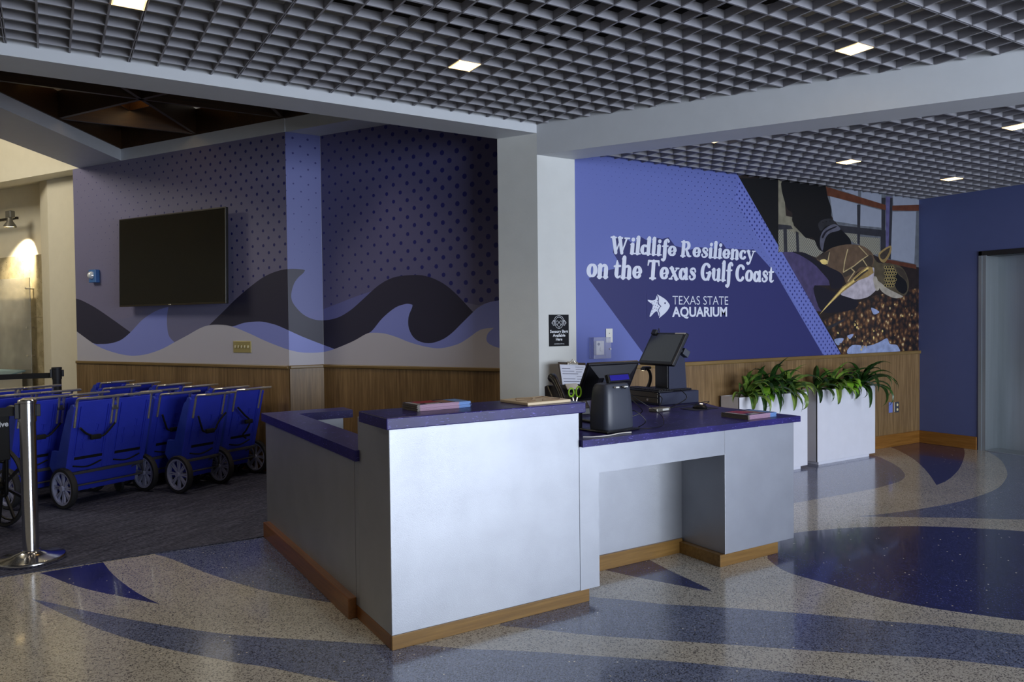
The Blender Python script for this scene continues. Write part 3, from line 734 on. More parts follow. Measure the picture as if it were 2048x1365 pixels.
# ---- hand-cut heavy serif lettering: strokes (x, y, width), x-height = 1
def arc(cx, cy, rx, ry, a0, a1, wk, wn, n=14):
    out = []
    for i in range(n + 1):
        a = math.radians(a0 + (a1 - a0) * i / n); out.append((cx + rx * math.cos(a), cy + ry * math.sin(a), wn + (wk - wn) * abs(math.cos(a)) ** 1.2))
    return out
K = .39; N_ = .17
def dotp(x, y, r): return [(x, y - .005, 2 * r), (x, y + .005, 2 * r)]
def foot(x, y, l=.2, r=.2, w=.13): return [(x - l, y, w), (x + r, y, w)]
G = {
 'o': (1.0, [arc(.5, .5, .31, .40, 90, 450, K, N_, 22)]),
 'n': (1.1, [[(.24, .07, K), (.24, .85, K)], foot(.24, .05), foot(.80, .05), [(.06, .86, .13), (.3, .9, .18)], [(.3, .62, .1), (.42, .82, .16), (.6, .9, .22), (.76, .8, .32), (.8, .6, K), (.8, .07, K)]]),
 'h': (1.1, [[(.24, .07, K), (.24, 1.5, K)], foot(.24, .05), foot(.80, .05), [(.06, 1.42, .13), (.3, 1.55, .2)], [(.3, .62, .1), (.42, .82, .16), (.6, .9, .22), (.76, .8, .32), (.8, .6, K), (.8, .07, K)]]),
 'i': (.56, [[(.26, .1, K), (.26, .85, K)], [(.07, .86, .13), (.3, .9, .18)], foot(.3, .06, .2, .24), dotp(.28, 1.30, .19)]),
 'l': (.56, [[(.26, .1, K), (.26, 1.5, K)], [(.07, 1.42, .13), (.3, 1.56, .2)], foot(.3, .06, .2, .24)]),
 'd': (1.12, [arc(.42, .46, .26, .38, 60, 300, K, N_, 16), [(.55, .82, .15), (.75, .74, .12)], [(.55, .1, .15), (.75, .2, .12)], [(.82, .1, K), (.82, 1.5, K)], [(.62, 1.42, .13), (.86, 1.56, .2)], [(.8, .07, .16), (1.06, .07, .13)]]),
 'f': (.66, [[(.18, -.42, .16), (.26, -.45, .2), (.36, -.3, .3), (.36, 0, K), (.34, 1.15, K), (.42, 1.42, .26), (.58, 1.5, .18), (.68, 1.42, .14)], dotp(.68, 1.34, .13), dotp(.12, -.36, .13), [(.06, .86, .14), (.66, .9, .14)]]),
 'e': (1.0, [arc(.5, .48, .30, .39, 8, 322, K, N_, 18), [(.3, .42, .12), (.78, .52, .12)]]),
 's': (.86, [[(.72, .70, .2), (.66, .86, .16), (.45, .92, .18), (.24, .78, .28), (.34, .60, .3), (.58, .44, .32), (.68, .26, .3), (.5, .08, .18), (.24, .08, .15), (.12, .26, .2)], dotp(.72, .7, .1), dotp(.14, .28, .11)]),
 'R': (1.36, [[(.3, .08, .38), (.3, 1.36, .38)], foot(.3, .06, .24, .24, .15), foot(.3, 1.38, .24, .3, .15), arc(.56, 1.05, .34, .34, 90, -90, .38, .17), [(.56, .7, .16), (.72, .5, .28), (.86, .22, .34), (1.0, .07, .22), (1.2, .07, .14)]]),
 'W': (2.0, [[(.3, 1.36, .36), (.62, .06, .32)], [(.62, .08, .14), (.98, 1.2, .14)], [(.92, 1.36, .36), (1.22, .06, .32)], [(1.22, .08, .14), (1.62, 1.36, .18)], foot(.28, 1.38, .24, .26, .15), foot(.95, 1.38, .2, .22, .15), foot(1.64, 1.38, .22, .24, .15), dotp(.64, .08, .12), dotp(1.24, .08, .12)]),
 'y': (1.06, [[(.24, .85, .34), (.58, .1, .26)], [(.92, .85, .14), (.62, .02, .17), (.46, -.32, .22), (.28, -.42, .2)], dotp(.22, -.32, .15), foot(.22, .88, .18, .22), foot(.9, .88, .16, .2)]),
 'c': (.88, [arc(.48, .48, .30, .39, 50, 320, K, N_, 16), dotp(.68, .74, .14)]),
 't': (.74, [[(.3, 1.28, .1), (.32, 1.0, .28), (.3, .4, K), (.34, .16, .3), (.5, .06, .18), (.68, .16, .13)], [(.06, .86, .15), (.64, .9, .15)]]),
 'T': (1.36, [[(.68, .08, .38), (.68, 1.3, .38)], foot(.68, .06, .28, .28, .15), [(.16, 1.36, .18), (1.2, 1.36, .18)], [(.18, 1.36, .2), (.12, 1.04, .12)], [(1.18, 1.36, .2), (1.25, 1.04, .12)]]),
 'x': (1.06, [[(.24, .88, .34), (.82, .07, .34)], [(.86, .88, .13), (.2, .07, .13)], foot(.24, .88, .18, .2), foot(.84, .88, .14, .18), foot(.2, .06, .16, .16), foot(.84, .06, .2, .18)]),
 'a': (1.06, [arc(.42, .46, .26, .38, 40, 320, K, N_, 16), [(.78, .86, .3), (.78, .2, K)], [(.78, .08, .2), (1.0, .08, .13)]]),
 'u': (1.12, [[(.24, .86, K), (.24, .4, K), (.34, .14, .24), (.52, .07, .17), (.72, .24, .12)], [(.82, .86, K), (.82, .1, K)], foot(.2, .88, .16, .1), foot(.76, .88, .16, .1), foot(.88, .07, .1, .2)]),
 'G': (1.3, [arc(.66, .7, .42, .62, 50, 350, .40, .18, 20), [(.98, .1, .24), (1.0, .55, .3)], foot(.98, .6, .28, .24, .14), dotp(.98, 1.14, .15)]),
 'C': (1.24, [arc(.66, .7, .42, .62, 48, 318, .40, .18, 20), dotp(.98, 1.12, .17)]),
 ' ': (.42, []),
}
def stroke_poly(S, n=3):
    P = smooth_path([Vector(p) for p in S], n) if len(S) > 2 else [Vector(p) for p in S]
    L = []; R = []
    for i, p in enumerate(P):
        a = P[max(i - 1, 0)]; b = P[min(i + 1, len(P) - 1)]; d = Vector((b.x - a.x, b.y - a.y)); d = d.normalized() if d.length > 1e-9 else Vector((0, 1))
        nrm = Vector((-d.y, d.x)); L.append((p.x + nrm.x * p.z / 2, p.y + nrm.y * p.z / 2)); R.append((p.x - nrm.x * p.z / 2, p.y - nrm.y * p.z / 2))
    def cap(p, q, side):
        c = Vector((p.x, p.y)); d = Vector((p.x - q.x, p.y - q.y)).normalized() * p.z / 2 * .6; s = Vector((-d.y, d.x)).normalized() * p.z / 2
        return [(c.x + d.x * math.sin(t) + s.x * math.cos(t) * side, c.y + d.y * math.sin(t) + s.y * math.cos(t) * side) for t in (PI * .2, PI * .4, PI * .6, PI * .8)]
    q = []
    q += L
    e = cap(P[-1], P[-2], 1); f_ = cap(P[0], P[1], 1)
    q += e + R[::-1] + f_
    return q
def ribbon_tris(mb, S, place, n=3):
    """stroke as a strip of quads plus round ends (all in one plane, same colour)"""
    P = smooth_path([Vector(p) for p in S], n) if len(S) > 2 else [Vector(p) for p in S]
    vs = []
    for i, p in enumerate(P):
        a = P[max(i - 1, 0)]; b = P[min(i + 1, len(P) - 1)]; d = Vector((b.x - a.x, b.y - a.y)).normalized(); nn = Vector((-d.y, d.x)) * p.z / 2
        vs += [(p.x + nn.x, p.y + nn.y), (p.x - nn.x, p.y - nn.y)]
    return P, vs
YL = [0.0]
def lettering(text, x0, x1, zbase, xh, mb, slope=0.0):
    adv = sum(G[c][0] for c in text); sx = (x1 - x0) / adv; sz = xh; cx = x0; kk = 0
    for ch in text:
        a, S = G[ch]; kk = 0
        for st in S:
            P, vs = ribbon_tris(mb, st, None)
            kk += 1; y = YM - .0032 - kk * .00006
            def pl_(u, v):
                u2 = u + v * .10; return (cx + u2 * sx, y, zbase + v * sz)
            W3 = [pl_(u, v) for u, v in vs]; fs = [(2 * i, 2 * i + 1, 2 * i + 3, 2 * i + 2) for i in range(len(P) - 1)]
            mb.add(W3, fs)
            for e in ((P[0], P[-1]) if len(P) > 2 or (P[0] - P[-1]).length > .05 else (P[0],)):
                kk += 1; y = YM - .0032 - kk * .00006
                c = [pl_(e.x + e.z / 2 * math.cos(t * PI / 7), e.y + e.z / 2 * math.sin(t * PI / 7)) for t in range(14)]
                mb.add([(p[0], y, p[2]) for p in c], [tuple(range(14))])
        cx += a * sx
mb = MB()
lettering('Wildlife Resiliency', 4.115, 5.93, 2.062, .098, mb)
lettering('on the Texas Gulf Coast', 3.862, 6.215, 1.848, .118, mb)
mb.build('lettering', M['r_white'], mural)


def text_mesh(name, body, m, parent, M4, size, width=None, extrude=0.0, align='LEFT', bold=0.0, space=1.0):
    cu = bpy.data.curves.new(name, 'FONT'); cu.body = body; cu.size = size; cu.extrude = extrude; cu.align_x = align; cu.offset = bold; cu.space_character = space
    cu.resolution_u = 3
    o = bpy.data.objects.new(name, cu); C.objects.link(o)
    dg = bpy.context.evaluated_depsgraph_get(); me = bpy.data.meshes.new_from_object(o.evaluated_get(dg))
    bpy.data.objects.remove(o); bpy.data.curves.remove(cu)
    xs_ = [v.co.x for v in me.vertices]; w = max(xs_) - min(xs_)
    sx = width / w if width else 1.0
    x0 = min(xs_) if align == 'LEFT' else 0
    me.transform(M4 @ Matrix.Diagonal((sx, 1, 1, 1)) @ T(-x0, 0, 0))
    me.materials.clear(); me.materials.append(m); me.name = name
    if parent is None:
        q = bpy.data.objects.new(name, me); C.objects.link(q)
    else:
        q = bpy.data.objects.new(name, me); C.objects.link(q); q.parent = parent
    return q


FR = lambda x, y, z: T(x, y, z) @ RX(PI / 2)     # text plane facing -y
logo = text_mesh('logo_lettering', 'TEXAS STATE', M['r_white'], mural, FR(4.842, YM - .0035, 1.622), .116, .722, bold=-.0008)
q1 = text_mesh('logo_lettering', 'AQUARIUM', M['r_white'], mural, FR(4.836, YM - .0035, 1.512), .126, .712, bold=.004)
# the fish-and-starfish emblem
def lg(P): return [(lambda q: (q.x, q.z))(pY(1160 + x / 5.12, 450 + y / 5.12, YW)) for x, y in P]
EM = [(lg(sm2([(790, 712), (830, 735), (875, 765), (905, 800), (918, 830), (900, 870), (870, 905), (835, 935), (808, 955), (816, 925), (812, 900), (800, 880), (815, 850), (830, 835), (808, 815), (800, 790), (806, 760)])), 0),
      (lg(sm2([(786, 722), (770, 765), (735, 775), (695, 768), (700, 785), (740, 815), (742, 845), (725, 890), (712, 935), (722, 940), (765, 895), (790, 890), (806, 935), (812, 925), (806, 895), (796, 878), (810, 850), (822, 836), (802, 818), (794, 795), (799, 760)])), 0),
      (lg([(870 + 8 * math.cos(t), 803 + 11 * math.sin(t)) for t in [i * PI / 5 for i in range(10)]]), 1)]
EM.append((lg([(792, 725), (799, 728), (808, 760), (803, 790), (810, 812), (832, 835), (815, 852), (803, 880), (815, 902), (818, 925), (808, 955), (803, 950), (811, 925), (807, 902), (795, 880), (808, 850), (822, 836), (803, 816), (796, 790), (801, 760)]), 1))
for x, y in ((760, 790), (735, 800), (785, 800), (770, 825), (750, 822), (792, 835), (765, 855), (785, 862), (745, 870), (735, 895), (790, 775)):
    EM.append((lg([(x + 4 * math.cos(t), y + 5 * math.sin(t)) for t in [i * PI / 4 for i in range(8)]]), 1))
allp = [p for P_, k in EM if k == 0 for p in P_]
bx0, bx1 = min(p[0] for p in allp) - .01, max(p[0] for p in allp) + .01; bz0, bz1 = min(p[1] for p in allp) - .01, max(p[1] for p in allp) + .01
em = art('emblem', [(bx0, bz0), (bx1, bz0), (bx1, bz1), (bx0, bz1)], [(P_, k) for P_, k in EM], lambda s, t: Vector((s, YM - .003, t)), [M['r_white'], M['r_navy']], mural, 1)

# ================================================================== CEILING LIGHTS
M['led'] = mat('lit_lamp_glass', (255, 238, 205), 0.4, emit=(255, 222, 160), es=9.0)
M['trimw'] = mat('lamp_trim', (236, 226, 206), 0.35, emit=(255, 214, 150), es=1.6)


def downlight(x, y, z, label, energy=22.0, group='square downlights set in the ceiling grid'):
    t = thing('ceiling_light', label, 'ceiling light', (x, y, z), 0, group)
    h = .0715
    mb = MB()
    mb.box(-h, h, -h, -h + .007, -.004, .04); mb.box(-h, h, h - .007, h, -.004, .04); mb.box(-h, -h + .007, -h, h, -.004, .04); mb.box(h - .007, h, -h, h, -.004, .04)
    mb.build('trim_ring', M['trimw'], t)
    mb = MB(); mb.add([(-h + .006, -h + .006, .012), (h - .006, -h + .006, .012), (h - .006, h - .006, .012), (-h + .006, h - .006, .012), (-.03, -.03, .036), (.03, -.03, .036), (.03, .03, .036), (-.03, .03, .036)],
                      [(0, 1, 5, 4), (1, 2, 6, 5), (2, 3, 7, 6), (3, 0, 4, 7), (4, 5, 6, 7)])
    mb.build('reflector', M['led'], t)
    l = bpy.data.lights.new('lamp', 'SPOT'); l.energy = energy; l.color = (1.0, .80, .56); l.spot_size = math.radians(118); l.spot_blend = .75; l.shadow_soft_size = .05
    o = bpy.data.objects.new('lamp', l); C.objects.link(o); o.parent = t; o.location = (0, 0, -.012)
    return t


EN = 15
for x, y in ((-1.463, 4.087), (-1.463, 2.715)): downlight(x, y, ZG, 'square ceiling light of the main grid, left of the photographed part', 24)
for x, y, lb in ((2.193, 4.087, 'square ceiling light in the main grid above the tall desk section'), (.365, 4.087, 'square ceiling light in the main grid at the top left'),
                 (4.022, 2.715, 'square ceiling light in the main grid, just before the sloping beam')):
    downlight(x, y, ZG, lb, EN)
for x, y, lb in ((2.193, 2.715, 'lit square light of the main grid over the floor before the desk'), (.365, 2.715, 'lit square light of the main grid over the left floor'), (2.193, 1.344, 'lit square light of the main grid, second row back'), (4.022, 1.344, 'lit square light of the main grid near the beam, second row'), (5.85, -.03, 'lit square light of the main grid far right'), (4.022, -.03, 'lit square light of the main grid, third row'), (.365, 1.344, 'lit square light of the main grid on the left, second row')):
    pass
for x, y in ((2.193, 1.344), (.365, 1.344), (4.022, -.03)):      # further rows of the same grid, over the viewer
    l = downlight(x, y, ZG, 'square ceiling light of the main grid, outside the photographed part', EN)
for x, y, lb in ((6.09, 4.167, 'square ceiling light in the far grid above the planters'), (7.766, 4.167, 'square ceiling light in the far grid nearest the elevator corner'), (6.09, 2.795, 'square ceiling light in the far grid at the right, beyond the beam'), (4.414, 4.167, 'square ceiling light mostly hidden behind the beam, by the mural')):
    downlight(x, y, ZG2, lb, EN * .8)
# dim lamp in the coffer
cl = thing('coffer_lamp', 'dim amber hexagonal lamp glowing in the dark timber coffer', 'ceiling light', (.655, 8.1, 3.84))
mb = MB(); mb.lathe([(.0, .05), (.26, .05), (.30, -.03), (.31, .0), (.28, .08), (0, .08)], 6); mb.build('lamp_shade', mat('amber_diffuser', (190, 150, 96), .5, emit=(255, 190, 100), es=.9), cl)
l = bpy.data.lights.new('lamp', 'POINT'); l.energy = 1.2; l.color = (1, .72, .38); l.shadow_soft_size = .1; o = bpy.data.objects.new('lamp', l); C.objects.link(o); o.parent = cl; o.location = (0, 0, -.12)

# the coffer's own downlights over the stroller bay (their glow shows in the television)
for x, y in ((.655, 6.62), (1.75, 6.25), (-.6, 6.6)):
    t = thing('ceiling_light', 'small warm round downlight recessed in the timber coffer', 'ceiling light', (x, y, 3.80), 0, 'round downlights recessed in the timber coffer')
    mb = MB(); mb.lathe([(.05, 0), (.075, 0), (.075, .06), (.05, .06)], 20, 0, closed=True); mb.build('trim_ring', M['white_paint'], t)
    mb = MB(); mb.lathe([(0, .03), (.05, .03)], 20); mb.build('bulb', M['led'], t)
    l = bpy.data.lights.new('lamp', 'SPOT'); l.energy = 55; l.color = (1.0, .84, .62); l.spot_size = math.radians(110); l.spot_blend = .8; l.shadow_soft_size = .06
    o = bpy.data.objects.new('lamp', l); C.objects.link(o); o.parent = t; o.location = (0, 0, -.02)
# ================================================================== RECEPTION DESK
def panel_mat(name, col):
    t = NT(name); n = t.noise(5, 4); sc = t.noise(2.2, 6, stretch=(1, 1, .35), rough=.7)
    c = srgb(col); lo = tuple(x * .95 for x in c[:3]) + (1,); hi = tuple(min(1, x * 1.05) for x in c[:3]) + (1,)
    t.l(t.ramp(n, [(.3, lo), (.7, hi)]), t.b.inputs['Base Color'])
    t.l(t.ramp(sc, [(.35, (.455,) * 3 + (1,)), (.65, (.485,) * 3 + (1,))]), t.b.inputs['Roughness'])
    t.b.inputs['Metallic'].default_value = .84; t.b.inputs['Specular IOR Level'].default_value = .5
    w = t.n('ShaderNodeTexNoise'); w.inputs['Scale'].default_value = 260; w.inputs['Detail'].default_value = 1
    mp = t.n('ShaderNodeMapping'); mp.inputs['Scale'].default_value = (.6, .6, 2.2); t.l(t.coord(), mp.inputs[0]); t.l(mp.outputs[0], w.inputs['Vector'])
    t.bump(w.outputs['Fac'], .35, .0012)
    return t.m


def top_mat(name):
    t = NT(name); n = t.noise(6, 4, stretch=(1, 1, 1)); s = t.noise(160, 2, stretch=(.22, .22, 1.5), rough=.6)
    b = t.ramp(n, [(.3, srgb((36, 31, 84))), (.7, srgb((48, 41, 112)))])
    t.l(t.mix(t.math('GREATER_THAN', s, .66), b, srgb((104, 96, 186))), t.b.inputs['Base Color'])
    t.b.inputs['Roughness'].default_value = .30; t.b.inputs['Specular IOR Level'].default_value = .3
    return t.m


M['panel'] = panel_mat('silver_laminate', (162, 165, 172))
M['top'] = top_mat('indigo_worktop')
M['edge'] = mat('panel_seam', (92, 94, 98), .5, .3)
M['kick'] = wood('wood_kick_board', (106, 76, 34), (146, 112, 60), .35, 'x')
M['kick_y'] = wood('wood_kick_board_side', (92, 54, 20), (140, 88, 38), .35, 'y')
FX, FY = 1.283, 3.149

desk = thing('reception_desk', 'L-shaped silver laminate reception desk on a wooden kick board', 'desk', (FX, FY, 0))
D = T(-FX, -FY, 0)
mb = MB()   # tall front block
mb.rbox(FX, 2.337, FY, 3.55, .067, 1.018, .003, 0, D); mb.build('tall_front_panel', M['panel'], desk)
mb = MB(); mb.box(2.3375, 2.4635, FY, 3.545, .067, .82, 0, D); mb.box(2.4635, 3.4095, FY, 3.50, .672, .82, 0, D)
mb.build('apron_panel', M['panel'], desk)
mb = MB(); mb.rbox(3.4105, 4.035, FY, 3.78, .073, .82, .002, 0, D); mb.build('right_pedestal', M['panel'], desk)
mb = MB(); mb.box(2.40, 3.42, 3.51, 3.56, .09, .82, 0, D); mb.build('knee_space_panel', M['panel'], desk)
mb = MB(); mb.box(3.4090, 3.4110, FY - .0006, FY + .01, .675, .82, 0, D); mb.build('panel_seam', M['edge'], desk)
mb = MB(); mb.box(FX - .0006, FX + .002, 3.602, 3.605, .07, .80, 0, D); mb.build('panel_seam', M['edge'], desk)
mb = MB()   # left run and its return arm
mb.rbox(FX, 1.46, 3.55, 5.41, .067, .80, .003, 0, D); mb.build('left_run_panel', M['panel'], desk)
mb = MB(); mb.rbox(1.46, 1.80, 5.27, 5.41, .02, .80, .003, 0, D); mb.build('return_arm_panel', M['panel'], desk)
mb = MB(); mb.rbox(FX + .002, 2.396, FY + .0015, 3.56, 0, .0665, .002, 0, D); mb.build('kick_board', M['kick'], desk)
mb = MB(); mb.rbox(FX + .001, FX + .3, FY + .02, 3.60, 0, .066, .002, 0, D); mb.build('kick_board', M['kick_y'], desk)
mb = MB(); mb.rbox(1.241, 1.40, 3.605, 5.352, 0, .105, .004, 0, D); mb.build('kick_board', M['kick_y'], desk)
mb = MB(); mb.rbox(2.40, 3.40, 3.495, 3.56, 0, .09, .002, 0, D); mb.build('kick_board', M['kick'], desk)
mb = MB(); mb.rbox(3.375, 3.89, 3.155, 3.78, 0, .0725, .002, 0, D); mb.build('kick_board', [M['kick']], desk)
mb = MB()   # body behind the right-hand worktop
mb.prism([(2.36, 3.57), (3.9, 3.57), (3.95, 3.72), (4.0, 4.0), (4.0, 4.62), (2.36, 4.62)], .0, .82, 0, D)
mb.build('rear_cabinet', M['panel'], desk)

ct = thing('countertop', 'raised indigo countertop on the tall front section of the desk', 'countertop', (1.75, 3.17, 1.018))
mb = MB(); mb.rbox(1.215, 2.268 + .005, 3.005, 3.345, 1.0185, 1.07, .004, 0, T(-1.75, -3.17, -1.018)); mb.build('slab', M['top'], ct)
ct = thing('countertop', 'long low indigo worktop holding the tills at the right of the desk', 'countertop', (3.2, 3.7, .82))
mb = MB()
mb.prism([(2.342, 3.125), (4.072, 3.125), (4.052, 3.80), (4.165, 4.05), (4.165, 4.70), (2.342, 4.70)], .8205, .857, 0, T(-3.2, -3.7, -.82)); mb.build('slab', M['top'], ct)
ct = thing('countertop', 'narrow indigo ledge capping the left run and return arm of the desk', 'countertop', (1.37, 4.3, .80))
mb = MB()
mb.prism([(1.262, 3.53), (1.262, 5.44), (1.86, 5.44), (1.86, 5.235), (1.468, 5.235), (1.468, 3.56), (1.33, 3.56), (1.30, 3.53)], .8005, .855, 0, T(-1.37, -4.3, -.80)); mb.build('slab', M['top'], ct)

# ---- brochures
def brochure_mats(tag_):
    return [mat('brochure_cover_' + tag_, (40, 44, 60), .25, var=.3, vs=30), mat('brochure_red', (176, 52, 38), .3, var=.3, vs=40), mat('brochure_photo', (170, 130, 104), .3, var=.4, vs=60),
            mat('brochure_edge_grey', (120, 112, 106), .6), mat('brochure_edge_pink', (178, 142, 168), .6), mat('brochure_edge_blue', (110, 150, 214), .6), mat('brochure_title', (206, 204, 196), .3)]


bm_ = brochure_mats('a')
def brochure(w, d, h):
    mb = MB()
    mb.box(0, w * .05, 0, d, 0, h, 3); mb.box(w * .05, w * .78, 0, d, 0, h, 4); mb.box(w * .78, w, 0, d, 0, h, 5)
    t_ = h + .0002
    def patch(x0, x1, y0, y1, k, e=.0): mb.box(x0 * w, x1 * w, y0 * d, y1 * d, t_ - .0001, t_ + .0001 + e, k)
    patch(0.0, 1, 0, 1, 0); patch(.12, .52, .35, .95, 1, .0001); patch(.5, .72, .1, .8, 2, .0001); patch(.02, .1, .15, .9, 6, .0001); patch(.74, .98, .1, .9, 5, .0001); patch(.2, .46, .08, .26, 6, .0001)
    return mb


def stack(n, x, y, z, w, d, h, ang, rnd_, where, group):
    proto = None
    for i in range(n):
        if proto is None:
            proto = brochure(w, d, h).build('brochure', bm_); o = proto
        else:
            o = proto.copy(); C.objects.link(o)
        o.location = (x + rnd_.uniform(-.003, .003), y + rnd_.uniform(-.002, .002), z + i * (h + .0006)); o.rotation_euler = (0, 0, ang + rnd_.uniform(-.012, .012))
        lab = 'glossy red and dark brochure on top of the pile %s' % where if i == n - 1 else 'lowest brochure of the pile %s' % where if i == 0 else 'brochure inside the pile %s' % where
        tag(o, lab, 'brochure', group)


rs = random.Random(11)
stack(10, 1.425, 3.15, 1.0706, .285, .15, .0024, .06, rs, 'on the raised countertop', 'brochures piled on the raised countertop')
stack(10, 3.655, 3.185, .8576, .275, .21, .0022, .05, rs, 'on the low worktop', 'brochures piled on the low worktop')

# ---- cream activity board on the raised top
M['board'] = mat('cream_board', (226, 206, 172), .45, var=.03); M['board_ink'] = mat('board_ink', (128, 102, 78), .6); M['board_edge'] = mat('board_edge', (176, 140, 92), .6)
bd = thing('game_board', 'flat cream board with brown outlines lying at the right end of the raised top', 'board', (1.955, 3.045, 1.0703), math.radians(4))
mb = MB(); mb.rbox(0, .27, 0, .235, 0, .014, .003, 0); mb.build('board', M['board'], bd)
mb = MB()
for P_, w_ in (([(.02, .12), (.08, .21), (.15, .16), (.1, .1), (.02, .12)], .004), ([(.12, .04), (.17, .1), (.25, .06), (.2, .02), (.12, .04)], .004), ([(.16, .15), (.24, .2), (.25, .13), (.16, .15)], .004), ([(.03, .04), (.1, .07)], .006)):
    mb.tube([(a, b, .0145) for a, b in P_], w_ / 2, 5)
mb.build('outline', M['board_ink'], bd)
# ---- plastics
M['black'] = mat('black_plastic', (22, 22, 26), .35, var=.1); M['black_m'] = mat('black_matt_plastic', (30, 31, 36), .55, var=.1); M['char'] = mat('charcoal_plastic', (62, 66, 78), .42, var=.04)
M['glass_dark'] = mat('dark_screen_glass', (34, 38, 48), .12, spec=.8, var=.02); M['navy_p'] = mat('navy_steel', (40, 44, 66), .4, .2); M['chrome'] = mat('chrome_tube', (226, 220, 206), .26, .85, var=.02)
M['cable'] = mat('black_cable', (16, 16, 18), .4); M['wcable'] = mat('white_cable', (220, 218, 212), .4); M['label'] = mat('white_label', (220, 220, 216), .5); M['lcd'] = mat('blue_display', (38, 32, 130), .25, emit=(40, 34, 160), es=.10)
M['led_w'] = mat('small_status_light', (255, 240, 220), .4, emit=(255, 226, 190), es=3.0)
ZW = .8575
# ---- touch-screen till turned away from the camera
c = pY(1213, 762, 3.62)
t1 = thing('till_monitor', 'black till monitor seen from behind, tilted above the grey printer stand', 'monitor', (2.90, 3.68, ZW), math.radians(3))
mb = MB(); Q = T(0, -.06, .255) @ RX(math.radians(28))
mb.rbox(-.205, .205, -.012, .012, -.13, .13, .006, 0, Q)
bmv = [(-.19, -.012, -.115), (.19, -.012, -.115), (.19, -.012, .115), (-.19, -.012, .115), (-.12, -.045, -.085), (.12, -.045, -.085), (.12, -.045, .05), (-.12, -.045, .05)]
mb.add(bmv, [(0, 1, 5, 4), (1, 2, 6, 5), (2, 3, 7, 6), (3, 0, 4, 7), (4, 5, 6, 7)], 0, Q)
mb.build('casing', M['black'], t1)
mb = MB(); mb.rbox(-.085, .085, -.052, -.04, .0, .05, .003, 0, Q); mb.build('back_plate', M['char'], t1)
mb = MB(); mb.rbox(-.185, .185, .0125, .0135, -.11, .11, .0004, 0, Q); mb.build('screen', M['glass_dark'], t1)
mb = MB(); mb.tube(smooth_path([(0, -.07, .25), (0, -.03, .17), (0, .0, .06), (0, 0, .015)], 5), [.03] * 16, 10); mb.build('stand', M['black_m'], t1, smooth=True)
mb = MB(); mb.rbox(-.12, .12, -.10, .10, 0.0, .018, .006); mb.build('base', M['black'], t1)
mb = MB()
for x, z in ((-.15, .03), (-.16, -.03), (-.02, -.04), (.0, -.06), (-.17, -.08), (-.06, -.1)):
    y_ = -.0165 if x < -.12 else -.0465
    mb = MB(); mb.rbox(x, x + .006, y_, y_ + .004, z, z + .006, .001, 0, Q); mb.build('port', M['label'], t1)
# ---- grey printer tower with customer display
t2 = thing('receipt_printer_stand', 'rounded charcoal till stand with a small blue customer display on top', 'till stand', (2.715, 3.35, ZW), math.radians(8))
mb = MB(); bmx = bmesh.new()
prof = [(-.115, 0), (-.118, .06), (-.11, .16), (-.10, .235), (-.085, .255)]
pts = []
for (zz, sx_, sy_) in ((0.004, .112, .075), (.02, .118, .08), (.1, .116, .078), (.2, .108, .07), (.24, .104, .064), (.262, .094, .054), (.268, .08, .04)):
    ring = []
    for k in range(28):
        a = 2 * PI * k / 28; ca, sa = math.cos(a), math.sin(a); p_ = 5.0
        ring.append((sx_ * math.copysign(abs(ca) ** (2 / p_), ca), sy_ * math.copysign(abs(sa) ** (2 / p_), sa), zz))
    pts.append(ring)
vs = [p for r in pts for p in r]; n = 28
fs = [(i * n + j, i * n + (j + 1) % n, (i + 1) * n + (j + 1) % n, (i + 1) * n + j) for i in range(len(pts) - 1) for j in range(n)] + [tuple(range(n - 1, -1, -1)), tuple((len(pts) - 1) * n + j for j in range(n))]
mb.add(vs, fs); mb.build('body', M['char'], t2, smooth=True)
mb = MB(); mb.rbox(-.15, .12, -.11, .11, 0, .012, .005); mb.build('foot_plate', M['black'], t2)
mb = MB(); Q2 = T(.035, -.02, .292) @ RX(math.radians(-18)); mb.rbox(-.092, .092, -.012, .012, -.024, .024, .003, 0, Q2); mb.tube([(.03, 0, .25), (.035, 0, .285)], .014, 8); dsp = mb.build('customer_display', M['black'], t2)
mb = MB(); mb.rbox(-.078, .078, -.0135, -.0118, -.015, .016, .0006, 0, Q2); mb.build('display_window', M['lcd'], dsp)
for x in (-.05, .02):
    mb = MB(); mb.rbox(x, x + .028, -.083, -.066, .243, .251, .001); mb.build('connector', M['label'], t2)
mb = MB(); mb.tube(smooth_path([(.0, -.07, .25), (.02, -.088, .238), (.04, -.075, .25)], 6), .003, 6); mb.build('loop_cable', M['cable'], t2, smooth=True)
# ---- cash drawer
cdr = thing('cash_drawer', 'low navy steel cash drawer under the keyboard and right-hand till', 'cash drawer', (3.765, 4.09, ZW))
mb = MB(); mb.rbox(0, .39, 0, .46, .0, .092, .004); mb.build('body', M['navy_p'], cdr)
mb = MB(); mb.rbox(-.008, .0, .02, .39, .016, .05, .002); mb.rbox(-.008, .0, .02, .39, .055, .092, .002); mb.build('drawer_front', mat('drawer_face', (74, 68, 56), .4), cdr)
mb = MB(); mb.cyl((0, 0), .009, 0, .006, 14, 0, T(-.008, .12, .036) @ RY(-PI / 2)); mb.build('lock', M['chrome'], cdr)
ZD = ZW + .0925
# ---- keyboard
kb = thing('keyboard', 'black keyboard lying on the cash drawer before the till pedestal', 'keyboard', (3.79, 4.11, ZD), 0)
mb = MB(); mb.rbox(-.035, .105, -.02, .38, 0.0, .014, .004); mb.build('tray', M['black'], kb)
mb = MB()
for i in range(5):
    for j in range(15): mb.rbox(-.025 + i * .025, -.025 + i * .025 + .021, -.01 + j * .0255, -.01 + j * .0255 + .021, .014, .021, .002, 0, None, 1)
mb.build('keys', M['black_m'], kb)
